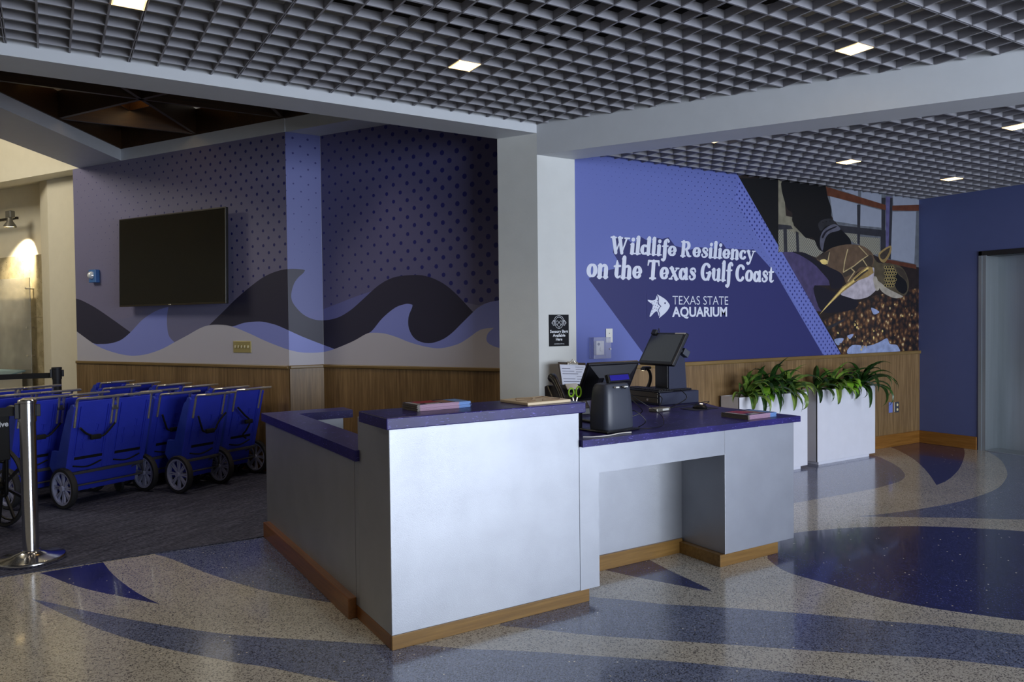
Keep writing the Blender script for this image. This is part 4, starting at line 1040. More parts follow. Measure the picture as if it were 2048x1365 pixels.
# ---- right-hand till
Pp = pz(1341, 783, ZD)
t3 = thing('till', 'tall till whose dark touch screen leans over a navy pedestal, the right-hand one', 'till', (3.985, 4.255, ZD))
t3.scale = (1.04, 1.06, 1.03)
mb = MB()
ped = [(-.045, 0), (.13, 0), (.115, .20), (.10, .30), (.07, .31), (.0, .30), (-.045, .22)]
# pedestal profile in (x, z), extruded along y
v = [(p[0], -.07, p[1]) for p in ped] + [(p[0], .07, p[1]) for p in ped]; k = len(ped)
mb.add(v, [tuple(range(k)), tuple(range(2 * k - 1, k - 1, -1))] + [(i, k + i, k + (i + 1) % k, (i + 1) % k) for i in range(k)])
mb.build('pedestal', M['navy_p'], t3)
mb = MB(); mb.rbox(-.052, -.044, -.062, .062, .02, .2, .002); mb.build('front_cover', M['black'], t3)
mb = MB(); mb.rbox(-.09, .15, -.10, .10, 0, .012, .004); mb.build('foot', M['black'], t3)
Q3 = T(-.03, .0, .30) @ RY(math.radians(32))
mb = MB(); mb.rbox(-.018, .014, -.178, .178, -.135, .135, .008, 0, Q3); mb.rbox(.012, .03, -.12, .12, -.09, .10, .006, 0, Q3); hd = mb.build('monitor_casing', M['black'], t3)
mb = MB(); mb.rbox(-.0195, -.0178, -.155, .155, -.112, .115, .0006, 0, Q3); mb.build('screen', M['glass_dark'], hd)
mb = MB(); mb.rbox(-.0205, -.018, -.17, -.07, .118, .13, .0005, 0, Q3); mb.build('sticker', M['label'], hd)
mb = MB(); arcp = [(.0 + .11 * math.cos(a), 0, .25 + .11 * math.sin(a)) for a in [math.radians(d) for d in range(-100, 60, 12)]]
mb.tube(arcp, .018, 8); mb.build('tilt_arm', M['black'], t3, smooth=True)
mb = MB(); mb.rbox(.04, .10, -.165, -.12, -.01, .04, .004, 0, Q3); mb.rbox(.0, .05, -.15, -.14, 0, .02, .003, 0, Q3); mb.build('card_reader', M['char'], t3)
mb = MB(); mb.rbox(-.035, -.012, .12, .165, .11, .15, .004, 0, Q3); mb.tube([Q3 @ Vector((-.01, .11, .14)), Q3 @ Vector((-.02, .12, .165))], .004, 6); mb.build('camera_clip', M['black_m'], t3)
# ---- hand scanner on gooseneck
sc_ = thing('barcode_scanner', 'black barcode scanner on a curved stand left of the right-hand till', 'scanner', (4.0, 4.48, ZD))
sc_.scale = (.66, .66, .56)
mb = MB(); mb.cyl((0, 0), .045, 0, .012, 20); mb.build('base', M['black'], sc_)
mb = MB(); mb.tube(smooth_path([(0, 0, .01), (.03, 0, .08), (.04, 0, .16), (.02, 0, .23), (-.02, 0, .27)], 5), [.022 - .0003 * i for i in range(21)], 10); mb.build('neck', M['black_m'], sc_, smooth=True)
mb = MB(); mb.rbox(-.075, .03, -.032, .032, .262, .30, .012, 0, T(0, 0, 0)); mb.rbox(-.09, -.05, -.036, .036, .245, .285, .01); hd = mb.build('head', M['black'], sc_)
mb = MB(); mb.rbox(-.085, -.06, -.016, .016, .243, .2455, .0005); mb.build('scan_window', M['led_w'], hd)
# ---- adapter boxes, mouse, cables
ad = thing('cable_box', 'small grey connector box with a white label on the low worktop', 'adapter', (3.47, 3.80, ZW), math.radians(8))
mb = MB(); mb.rbox(0, .145, 0, .075, 0, .026, .006); mb.build('case', mat('grey_metal_case', (150, 146, 136), .3, .6), ad)
mb = MB(); mb.rbox(.06, .125, -.0008, .0, .006, .02, .0002); mb.build('sticker', M['label'], ad)
ms = thing('mouse', 'black mouse parked on its mat at the far end of the low worktop', 'mouse', (3.86, 3.79, ZW + .0025), math.radians(20))
mb = MB()
for (zz, s_) in ((0, 1), (.012, 1), (.024, .8), (.030, .4)): pass
mb.lathe([(0, 0), (.034, 0), (.036, .008), (.031, .02), (.018, .029), (0, .031)], 20, 0, Matrix.Diagonal((1, 1.5, 1, 1))); mb.build('body', M['black'], ms, smooth=True)
mb = MB(); mb.rbox(-.003, .003, -.02, .0, .026, .034, .002); mb.build('wheel', M['led_w'], ms)
mt = MB(); mt.rbox(3.74, 3.97, 3.72, 3.86, ZW + .0001, ZW + .0022, .001); tag(mt.build('mouse_mat', M['black_m']), 'black mouse mat beneath the mouse at the worktop corner', 'mouse mat')
def cable(P_, r, m, label, nm='cable', cat='cable'):
    mb = MB(); mb.tube(smooth_path(P_, 6), r, 6); return tag(mb.build(nm, m, smooth=True), label, cat)
z_ = ZW + .004
cable([(3.88, 3.84, z_), (3.97, 3.88, z_), (4.0, 3.84, z_ + .03), (3.93, 3.80, z_ + .04), (3.86, 3.86, z_ + .02), (3.70, 3.92, z_)], .0025, M['cable'], 'thin black cable looping behind the mouse')
cable([(3.70, 4.10, z_ + .1), (3.72, 4.02, z_ + .06), (3.66, 3.98, z_), (3.70, 3.93, z_), (3.92, 3.98, z_ + .05), (3.96, 4.08, z_ + .102)], .0032, M['cable'], 'black cable drooping along the front of the cash drawer')
cable([(2.77, 3.34, z_ + .22), (2.88, 3.30, z_ + .12), (2.92, 3.33, z_ + .08), (2.85, 3.35, z_ + .06), (2.84, 3.30, z_ + .1), (2.9, 3.27, z_ + .04), (2.86, 3.3, z_), (2.8, 3.3, z_)], .0028, M['cable'], 'tangle of black cable hanging beside the grey till stand')
cable([(2.78, 3.40, z_ + .25), (3.0, 3.42, z_ + .13), (3.1, 3.36, z_ + .05), (3.06, 3.30, z_), (2.92, 3.24, z_), (2.84, 3.26, z_)], .002, M['cable'], 'long thin black cable crossing from the till stand over the low worktop')
cable([(4.09, 4.34, ZD + .004), (4.10, 4.34, ZD + .05), (4.14, 4.36, ZD + .13), (4.24, 4.42, ZD + .17)], .004, M['cable'], 'black antenna cable arching up behind the right-hand till')
cable([(2.40, 3.20, z_), (2.45, 3.17, z_), (2.55, 3.165, z_), (2.64, 3.19, z_), (2.72, 3.185, z_)], .003, M['wcable'], 'white cable with a cable tie at the foot of the grey till stand')
# ---- desk phone, clipboard, scissors behind the raised top
tp = thing('desk_phone', 'black desk telephone propped behind the raised top next to the pillar', 'telephone', (2.95, 4.1, ZW), math.radians(-12))
tp.scale = (1.2, 1.2, 1.2)
mb = MB(); mb.prism_yz([(-.09, 0), (.09, 0), (.10, .15), (.06, .16), (-.08, .04)], -.10, .10, 0, None, .006); mb.build('body', M['black'], tp)
Qp = T(0, -.01, .105) @ RX(math.radians(40))
mb = MB(); mb.tube(smooth_path([(-.07, -.115, .03), (-.07, -.06, .048), (-.07, .06, .048), (-.07, .115, .03)], 5), [.026, .026, .024, .022, .02, .018, .017, .017, .017, .018, .02, .022, .024, .026, .026, .026][:16], 10, 0, Qp); mb.build('handset', M['black'], tp, smooth=True)
mb = MB()
for i in range(3):
    for j in range(4): mb.rbox(-.0 + i * .028, .02 + i * .028, -.08 + j * .024, -.064 + j * .024, .012, .018, .003, 0, Qp, 1)
kp = mb.build('keypad', M['char'], tp)
mb = MB(); mb.rbox(.0, .075, .03, .075, .012, .017, .003, 0, Qp); mb.build('display', M['label'], tp)
cb = thing('clipboard', 'brown clipboard of printed sheets propped up against the white pillar', 'clipboard', (3.53, 4.70, ZW), 0)
cb.scale = (1.15, 1.1, 1.0)
Qc = T(0, .10, .145) @ RX(math.radians(-18)) @ RY(math.radians(4))
mb = MB(); mb.rbox(-.115, .115, -.003, .003, -.155, .155, .0015, 0, Qc); mb.build('board', mat('dark_hardboard', (52, 40, 30), .5), cb)
mb = MB(); mb.rbox(-.108, .108, -.006, -.003, -.15, .135, .001, 0, Qc); pgs = mb.build('sheets', mat('printed_paper', (196, 200, 216), .6), cb)
mb = MB()
for i in range(11):
    if i in (3,): continue
    w_ = .07 + .03 * ((i * 7) % 3)
    mb.box(-.095, -.095 + w_, -.0066, -.006, .10 - i * .021, .105 - i * .021, 0, Qc); mb.box(.02, .09 - .01 * (i % 3), -.0066, -.006, .115 - i * .02, .119 - i * .02, 0, Qc)
mb.build('print_lines', mat('grey_ink', (104, 106, 124), .6), pgs)
mb = MB(); mb.rbox(-.045, .045, -.014, -.004, .135, .16, .004, 0, Qc); mb.tube([Qc @ Vector(p) for p in ((-.02, -.012, .15), (0, -.014, .178), (.02, -.012, .15))], .004, 6); mb.build('clip', M['chrome'], cb)
M['lime'] = mat('lime_plastic', (150, 200, 40), .35)
pc = thing('pen_pot', 'dark pen pot standing just behind the right end of the raised top', 'pot', (2.57, 3.50, ZW))
mb = MB(); mb.lathe([(0, 0), (.04, 0), (.042, .1), (.038, .1), (.036, .004), (0, .004)], 20); mb.build('cup', M['black'], pc, smooth=True)
sz = thing('scissors', 'scissors with lime green handles standing in the pen pot', 'scissors', (2.57, 3.50, ZW + .006))
mb = MB()
for s_ in (-1, 1):
    mb.tube([(s_ * .004, 0, .0), (s_ * .002, 0, .12), (s_ * .016, 0, .175)], .004, 6)
mb.build('blades', M['chrome'], sz)
for s_ in (-1, 1):
    mb = MB(); mb.tube([(s_ * (.026) + .018 * math.cos(a), 0, .205 + (.03 if s_ > 0 else .024) * math.sin(a)) for a in [i * PI / 8 for i in range(16)]], .0048, 6, closed=True)
    mb.build('handle', M['lime'], sz, smooth=True)
# ---- sign on the pillar
M['sign_b'] = mat('black_sign', (12, 13, 20), .65, spec=.2); M['sign_w'] = mat('sign_print_white', (226, 230, 238), .5)
YP = EY
sg = thing('sensory_sign', 'small black Sensory Bags sign with headphones emblem on the white pillar', 'sign', (3.53, YP - .002, 1.405))
mb = MB(); mb.rbox(-.098, .098, -.002, .0015, -.128, .128, .001); 
mb.build('plate', M['sign_b'], sg)
S_ = lambda x, z, y=-.0026: T(x, y, z) @ RX(PI / 2)
text_mesh('lettering', 'Sensory Bags', M['sign_w'], sg, S_(-.088, -.018), .032, .176, bold=.0006)
text_mesh('lettering', 'Available', M['sign_w'], sg, S_(-.062, -.05), .032, .124, bold=.0006)
text_mesh('lettering', 'Here', M['sign_w'], sg, S_(-.031, -.082), .032, .062, bold=.0006)
text_mesh('lettering', 'www.kulturecity.org', M['sign_w'], sg, S_(-.05, -.112), .012, .10)
mb = MB()
def ln(P_, r=.0018, cl=False): mb.tube([(x, -.0026, z) for x, z in P_], r, 6, closed=cl)
ln([(0 + .040 * math.cos(a), .062 + .046 * math.sin(a)) for a in [i * PI / 12 for i in range(24)]], cl=True)
ln([(.050 * math.cos(a), .072 + .048 * math.sin(a)) for a in [i * PI / 12 for i in range(13)]])
ln([(0, .025), (-.03, .055), (-.030, .07), (-.018, .08), (0, .066), (.018, .08), (.030, .07), (.03, .055), (0, .025)])
ln([(0, .066), (-.024, .043)]); ln([(0, .066), (.024, .043)])
for s_ in (-1, 1):
    ln([(s_ * .045, .084), (s_ * .056, .084), (s_ * .06, .062), (s_ * .056, .040), (s_ * .045, .040), (s_ * .045, .084)])
    ln([(s_ * .06, .074), (s_ * .07, .066), (s_ * .07, .058), (s_ * .06, .05)])
mb.build('emblem', M['sign_w'], sg)
# ---- thermostat in clear guard, switch plates
M['acrylic'] = mat('clear_guard', (206, 210, 236), .1, var=0); M['acrylic'].node_tree.nodes['Principled BSDF'].inputs['Alpha'].default_value = .22
th = thing('thermostat', 'white thermostat inside a clear lockable guard on the blue mural', 'thermostat', (3.984, YM - .003, 1.25))
mb = MB(); mb.rbox(-.042, .042, -.03, -.001, -.06, .06, .004); mb.build('body', M['label'], th)
mb = MB(); mb.lathe([(0, -.002), (.02, -.002), (.02, .004), (.016, .006), (0, .006)], 20, 0, T(.014, -.031, -.012) @ RX(PI / 2)); mb.build('dial', M['label'], th, smooth=True)
mb = MB(); mb.lathe([(0, 0), (.012, 0), (.012, .003), (0, .003)], 16, 0, T(-.018, -.031, .032) @ RX(PI / 2)); mb.build('sensor', M['char'], th)
mb = MB()
for a in ((-.092, -.086, -.06, -.001, -.09, .09), (.086, .092, -.06, -.001, -.09, .09), (-.092, .092, -.06, -.001, .084, .09), (-.092, .092, -.06, -.001, -.09, -.084), (-.092, .092, -.062, -.058, -.09, .09)): mb.rbox(*a, .002)
mb.build('guard', M['acrylic'], th)
mb = MB(); mb.cyl((0, 0), .007, 0, .014, 12, 0, T(.078, -.06, -.01) @ RX(PI / 2)); mb.build('lock', M['chrome'], th)
sw = thing('wall_plate', 'blank white wall plate with two screws above the thermostat guard', 'wall plate', (4.103, YM - .003, 1.352))
mb = MB(); mb.rbox(-.036, .036, -.006, 0, -.06, .06, .002); mb.build('plate', M['label'], sw)
for z in (-.02, .02):
    mb = MB(); mb.cyl((0, 0), .004, 0, .002, 8, 0, T(0, -.006, z) @ RX(PI / 2)); mb.build('screw', M['char'], sw)
YPn = YM - .0145
sw = thing('wall_plate', 'blue plate low on the wainscot beside the right-hand planter', 'wall plate', (8.19, YPn, .455))
mb = MB(); mb.rbox(-.036, .036, -.006, 0, -.06, .06, .002); mb.build('plate', mat('lilac_blue_plate', (112, 126, 196), .5), sw)
ol = thing('power_outlet', 'grey double power outlet low on the wainscot near the corner', 'outlet', (8.315, YPn, .45))
mb = MB(); mb.rbox(-.036, .036, -.006, 0, -.06, .06, .002); mb.build('plate', M['char'], ol)
for z in (-.027, .027):
    mb = MB(); mb.cyl((0, 0), .016, 0, .003, 16, 0, T(0, -.006, z) @ RX(PI / 2)); mb.build('socket', mat('ivory_socket', (216, 204, 160), .5), ol)
mb = MB(); mb.box(8.262, 8.268, YPn - .004, YPn, .40, .51); tag(mb.build('cable_trim', M['label']), 'thin pale strip between the blue plate and the outlet', 'trim strip')
# ---- planters
M['planter'] = mat('white_planter', (222, 223, 234), .4, var=.02); M['soil'] = mat('soil', (44, 32, 22), .9, bump=.8, bs=90)
def planter(x0, x1, y0, label):
    y1 = 5.055; zt = .758
    t = thing('planter', label, 'planter', ((x0 + x1) / 2, (y0 + y1) / 2, 0)); Q = T(-(x0 + x1) / 2, -(y0 + y1) / 2, 0)
    mb = MB(); th_ = .018
    mb.rbox(x0, x1, y0, y0 + th_, .028, zt, .003, 0, Q); mb.rbox(x0, x1, y1 - th_, y1, .028, zt, .003, 0, Q); mb.rbox(x0, x0 + th_, y0 + .001, y1 - .001, .028, zt, .003, 0, Q); mb.rbox(x1 - th_, x1, y0 + .001, y1 - .001, .028, zt, .003, 0, Q); mb.box(x0 + .01, x1 - .01, y0 + .01, y1 - .01, .03, .05, 0, Q)
    mb.build('box', M['planter'], t)
    mb = MB(); mb.box(x0 + .03, x1 - .09, y0 + .012, y1 - .03, 0, .03, 0, Q); mb.build('plinth', M['planter'], t)
    mb = MB(); mb.box(x0 + th_, x1 - th_, y0 + th_, y1 - th_, .60, .70, 0, Q); mb.build('soil', M['soil'], t)
planter(5.412, 6.382, 4.817, 'white rectangular planter, the one partly hidden behind the desk end')
planter(6.577, 7.545, 4.847, 'white rectangular planter standing clear of the desk, nearest the corner')
def leafmat(name, a, b):
    t = NT(name); n = t.noise(14, 3, stretch=(1, 1, .3)); t.l(t.ramp(n, [(.35, srgb(a)), (.65, srgb(b))]), t.b.inputs['Base Color']); t.b.inputs['Roughness'].default_value = .35
    t.b.inputs['Transmission Weight'].default_value = 0; return t.m
M['leaf_d'] = leafmat('dark_strap_leaf', (26, 52, 22), (52, 88, 34)); M['leaf_s'] = leafmat('striped_strap_leaf', (40, 76, 30), (128, 156, 66)); M['leaf_y'] = leafmat('lime_heart_leaf', (88, 146, 34), (136, 186, 52))
def leaf(mb, base, az, el, L, W_, droop, mi=0, n=9, cup=.25, rr=None):
    p = Vector(base); a = el; pts = []; ds = L / n
    for i in range(n + 1):
        pts.append((p.copy(), a)); p = p + Vector((math.cos(az) * math.cos(a), math.sin(az) * math.cos(a), math.sin(a))) * ds; a -= droop * (1.4 * (i + 1) / n) / n * 2
        az += rr.uniform(-.05, .05) if rr else 0
    vs = []; side = Vector((-math.sin(az), math.cos(az), 0))
    for i, (q, a_) in enumerate(pts):
        t = i / n; w = W_ * (math.sin(PI * min(1, t * .86 + .12)) ** .7) * (1 - t ** 5)
        up = Vector((-math.cos(az) * math.sin(a_), -math.sin(az) * math.sin(a_), math.cos(a_)))
        vs += [q + side * w / 2 + up * w * cup, q, q - side * w / 2 + up * w * cup]
    fs = []
    for i in range(n):
        b = i * 3; fs += [(b, b + 1, b + 4, b + 3), (b + 1, b + 2, b + 5, b + 4)]
    mb.add(vs, fs, mi)
def plant(x, y, kind, n, seed, label, sc=1.0, group=None, up=0):
    r = random.Random(seed)
    t = thing('dracaena_plant' if kind != 'y' else 'pothos_plant', label, 'plant', (x, y, .701), 0, group)
    mb = MB()
    if kind == 'y':
        for i in range(n):
            az = r.uniform(0, 2 * PI) if i % 2 else r.uniform(-PI * .9, -PI * .1); L = r.uniform(.10, .17) * sc
            mb2 = (0.04 * math.cos(az), .04 * math.sin(az), .03)
            b = Vector((r.uniform(.04, .11) * math.cos(az), r.uniform(.03, .09) * math.sin(az), r.uniform(.05, .14)))
            leaf(mb, b, az, r.uniform(-.2, .5), L, L * .5, r.uniform(.8, 1.7), 0, 8, .12, r)
            mb.tube([(0, 0, 0), tuple(b)], .003, 5)
        mb.build('foliage', M['leaf_y'], t, smooth=True)
    else:
        m = M['leaf_d'] if kind == 'd' else M['leaf_s']
        for i in range(n):
            az = i * 2.399 + r.uniform(-.3, .3); t_ = i / n
            if math.sin(az) > .25: az = -az
            el = 1.45 - 1.0 * (1 - t_) - r.uniform(0, .25); L = r.uniform(.30, .46) * sc * (1.05 - .35 * t_)
            leaf(mb, (0.012 * math.cos(az), .012 * math.sin(az), .02 + .09 * t_), az, el, L, r.uniform(.046, .066), r.uniform(1.5, 2.5) * (1.25 - t_ * .95), 0, 10, .3, r)
        fo = mb.build('foliage', m, t, smooth=True)
        mb = MB(); mb.tube([(0, 0, 0), (0, 0, .12)], .012, 8); mb.build('stem', M['leaf_s'], t)
    return t
G1 = 'plants in the planter partly behind the desk'; G2 = 'plants in the planter nearest the corner'
plant(5.60, 4.90, 's', 16, 5, 'spiky striped dracaena at the left end of the first planter', .95, G1)
plant(5.80, 4.94, 'd', 15, 6, 'dark arching dracaena next to the spiky one in the first planter', 1.0, G1)
plant(5.86, 4.89, 'y', 10, 7, 'lime leaved pothos hanging over the front of the first planter', 1.0, G1)
plant(6.0, 4.95, 'd', 17, 18, 'dark drooping dracaena in the middle of the first planter', 1.15, G1)
plant(6.20, 4.92, 's', 18, 9, 'tall striped dracaena at the right end of the first planter', 1.2, G1)
plant(6.70, 4.96, 'd', 13, 10, 'low dark dracaena at the left end of the corner planter', .85, G2)
plant(6.93, 4.94, 's', 16, 21, 'upright striped dracaena left of the pothos in the corner planter', 1.0, G2)
plant(7.08, 4.90, 'y', 16, 12, 'lime pothos spilling over the front of the corner planter', 1.1, G2)
plant(7.22, 4.96, 'd', 14, 13, 'dark dracaena right of the pothos in the corner planter', .95, G2)
plant(7.42, 4.93, 'd', 19, 14, 'largest dark dracaena drooping over the right end of the corner planter', 1.25, G2)
# ================================================================== STROLLER BAY
A30 = math.radians(30)
M['sb'] = mat('blue_moulded_plastic', (50, 64, 194), .40, var=.05, vs=12, bump=.06, bs=240); M['sb2'] = mat('blue_side_plastic', (44, 66, 168), .45, var=.06)
M['slot_shade'] = mat('slot_shade_black', (10, 10, 16), .7); M['tyre'] = mat('black_tyre', (38, 38, 42), .75, bump=.6, bs=160); M['rim'] = mat('grey_plastic_rim', (160, 164, 194), .4)
M['frame'] = mat('grey_steel_frame', (84, 84, 88), .45, .3); M['strap'] = mat('black_webbing', (14, 14, 16), .8)


def wheel_meshes(r, w, spokes=8):
    t = MB(); c = r * .17
    t.lathe([(r - c, -w / 2), (r - .006, -w / 2), (r, -w / 4), (r, w / 4), (r - .006, w / 2), (r - c, w / 2)], 36, 0, RY(PI / 2), closed=True)
    q = MB(); ri = r - c
    q.lathe([(ri, -w * .42), (ri, w * .42), (ri - .014, w * .42), (ri - .014, -w * .42)], 36, 0, RY(PI / 2), closed=True)
    q.lathe([(0, -w * .55), (.022, -w * .55), (.022, w * .55), (0, w * .55)], 14, 0, RY(PI / 2))
    for i in range(spokes):
        for d in (-.10, .10):
            a = 2 * PI * i / spokes + d
            q.box(-.007, .007, .014, ri - .008, -.0055, .0055, 0, RX(a))
    return t, q


def straps(t, kind, x0=0.0):
    if kind == 0: return
    P = {1: [(-.15, -.16, .66), (-.07, -.125, .60), (.02, -.12, .57), (.08, -.125, .58), (.15, -.155, .67)], 2: [(-.15, -.155, .68), (-.1, -.13, .58), (-.06, -.115, .53), (.05, -.115, .53), (.09, -.125, .6), (.15, -.155, .68)],
         3: [(-.15, -.155, .70), (-.06, -.14, .62), (.02, -.125, .55), (.0, -.10, .47), (-.03, -.08, .42), (.02, -.065, .38)]}[kind]
    mb = MB(); mb.tube([(x0 + p.x, p.y - .022, p.z) for p in smooth_path(P, 5)], .0085, 6)
    mb.rbox(x0 - .05, x0 + .04, P[2][1] - .045, P[2][1] - .02, P[2][2] - .02, P[2][2] + .02, .008)
    mb.build('strap', M['strap'], t, smooth=True)


def back_pt(z): return -.15 * (z - .30) / .55    # y of the rear face at height z


def seat_shell(mb, x0, x1):
    """one moulded seat: rear panel, two wings, pan"""
    w = x1 - x0; xm = (x0 + x1) / 2
    mb.prism_yz([(0, .28), (.035, .28), (back_pt(.87) + .035, .865), (back_pt(.87), .87)], x0 + .02, x1 - .02, 0, None, .006)
    # raised border and centre field of the rear panel
    for a, b, z0, z1 in ((x0 + .055, x0 + .062, .42, .83), (x1 - .062, x1 - .055, .42, .83)):
        mb.prism_yz([(back_pt(z0), z0), (back_pt(z0) - .013, z0), (back_pt(z1) - .013, z1), (back_pt(z1), z1)], a, b)
    for (gx, gz) in ((-.055, .58), (.055, .64), (-.055, .50), (.05, .54)):
        for (a, b, c, d) in ((gx - .004, gx + .004, gz - .03, gz + .03), (gx - .018, gx + .018, gz + .026, gz + .032), (gx - .018, gx + .018, gz - .032, gz - .026)):
            mb.prism_yz([(back_pt(c), c), (back_pt(c) - .009, c), (back_pt(d) - .009, d), (back_pt(d), d)], xm + a, xm + b)
    prof = [(-.005, .285), (.16, .265), (.215, .33), (.175, .455), (.075, .455), (.06, .52), (.052, .525), (.045, .56), (-.045, .775), (-.055, .78), (-.06, .80), (-.085, .805), (-.095, .84), (-.125, .85), (-.14, .83)]
    for a, b in ((x0, x0 + .03), (x1 - .03, x1)):
        mb.prism_yz(prof, a, b, 1, None, .004)
        # stepped rear corner of the wing
        mb.prism_yz([(.002, .285), (-.008, .29), (back_pt(.83) - .008, .83), (back_pt(.83) + .02, .83)], a + (.0 if a == x0 else -.012), b + (.012 if a == x0 else 0), 0, None, .003)
    mb.prism_yz([(.0, .30), (.19, .32), (.19, .285), (.0, .26)], x0 + .02, x1 - .02, 1)


def stroller(seats, kinds, label):
    w = .42 if seats == 1 else .70
    t = thing('double_stroller' if seats == 2 else 'stroller', label, 'stroller', (0, 0, 0), A30, 'rental strollers parked in rows along the wall')
    mb = MB(); H = w / 2; h = .872 if seats == 1 else .905
    cs = [0.0] if seats == 1 else [-.175, .175]
    sw_ = .40 if seats == 1 else .35
    for c_ in cs: seat_shell(mb, c_ - sw_ / 2, c_ + sw_ / 2)
    mb.prism_yz([(.02, .29), (.16, .27), (.235, .16), (.235, .11), (.05, .11), (.03, .2)], -H + .05, H - .05, 0, None, .006)
    for zz in (.13, .155, .18): mb.prism_yz([(.238, zz), (.242, zz), (.242, zz + .01), (.238, zz + .01)], -H + .06, -H + .12)
    mb.build('body', [M['sb'], M['sb2']], t)
    for c_ in cs:
        m2 = MB(); z0, z1 = .378, .408; m2.prism_yz([(back_pt(z0) + .001, z0), (back_pt(z0) - .0045, z0), (back_pt(z1) - .0045, z1), (back_pt(z1) + .001, z1)], c_ - .115, c_ + .125); m2.build('slot_shade', M['slot_shade'], t)  # black strip stands in for the shade inside the open slot
        m2 = MB(); hw = .155; zt = h
        L_ = [(c_ - hw, back_pt(.66) - .012, .66), (c_ - hw, back_pt(.85) - .012, zt - .012), (c_ - hw, -.31, zt), (c_ + hw, -.31, zt), (c_ + hw, back_pt(.85) - .012, zt - .012), (c_ + hw, back_pt(.66) - .012, .66)]
        m2.tube(round_corners(L_, .03, 5), .0108, 8); hd = m2.build('handle', M['chrome'], t, smooth=True)
        m2 = MB(); m2.tube(smooth_path([(c_ - .12, back_pt(.33) - .012, .335), (c_, back_pt(.31) - .018, .315), (c_ + .12, back_pt(.34) - .012, .35)], 5), .007, 6); m2.build('cord', M['strap'], t, smooth=True)
    for c_, k in zip(cs, kinds): straps(t, k, c_)
    if seats == 2:
        m2 = MB(); m2.rbox(-.03, .03, back_pt(.79) - .016, back_pt(.79) - .006, .775, .815, .002); m2.build('tag_plate', M['frame'], t)
    xw = w / 2 + .012
    m2 = MB()
    m2.tube([(-xw, 0, .165), (xw, 0, .165)], .008, 8); m2.build('axle', M['frame'], t)
    m2 = MB()
    m2.rbox(-xw + .03, xw - .03, -.03, -.005, .262, .285, .003)
    for s_ in (-1, 1):
        m2.tube([(s_ * (xw - .035), -.015, .27), (s_ * (xw - .02), -.005, .165)], .006, 6); m2.tube([(s_ * (xw - .035), -.015, .27), (s_ * (xw - .14), .05, .22)], .006, 6)
    m2.build('rear_frame', M['frame'], t)
    for s_ in (-1, 1):
        tb, rb = wheel_meshes(.165, .045)
        wq = tb.build('wheel', M['tyre'], t, smooth=True); wq.location = (s_ * xw, 0, .165)
        rq = rb.build('rim', M['rim'], wq); rq.location = (0, 0, 0)
        m2 = MB(); m2.lathe([(.042, -.01), (.055, -.011), (.055, .011), (.042, .01)], 20, 0, RY(PI / 2), closed=True); m2.lathe([(0, -.009), (.044, -.009), (.044, .009), (0, .009)], 16, 0, RY(PI / 2))
        cw = m2.build('caster', M['tyre'], t, smooth=True); cw.location = (s_ * (H - .09), .215, .055)
        m2 = MB(); m2.tube([(0, 0, 0), (0, -.02, .06)], .008, 6); fk = m2.build('caster_fork', M['frame'], cw)
    return t


def at_uw(u, w): q = uw(u, w); return (q.x, q.y, .0055)


S = stroller(1, [2], 'blue single stroller, black strap looped across its back, front of the middle row')
S.location = at_uw(4.625, 5.73)
S3_ = stroller(1, [3], 'blue single stroller nearest the desk end, long black strap dangling down its back'); S3_.location = at_uw(5.13, 5.81)
D_ = stroller(2, [1, 0], 'blue double stroller right of the steel post, knotted black strap on its left seat back'); D_.location = at_uw(3.965, 6.09)
singles = [(4.56, 6.12, 'single blue stroller directly behind the one with the looped strap'), (4.64, 6.52, 'third blue single stroller from the front in the middle row'), (4.74, 7.22, 'blue single stroller standing apart toward the back of the middle row'),
           (5.12, 6.10, 'blue single stroller nested right behind the one with the dangling strap'), (5.17, 6.60, 'third blue single stroller in the row against the wainscot'), (5.19, 7.02, 'fourth blue single stroller in the row against the wainscot'),
           (5.14, 7.45, 'fifth blue single stroller in the row against the wainscot'), (5.19, 7.95, 'last blue single stroller of the row against the wainscot')]
for u_, w_, lb in singles: dup(S if u_ < 5 else S3_, at_uw(u_, w_), A30, lb)
for u_, w_, lb in ((3.755, 6.50, 'blue double stroller half hidden behind the steel post'), (3.80, 6.98, 'third blue double stroller from the front at the left of the rows'), (4.05, 7.70, 'blue double stroller at the back of the left rows, before the far post')):
    dup(D_, at_uw(u_, w_), A30, lb)

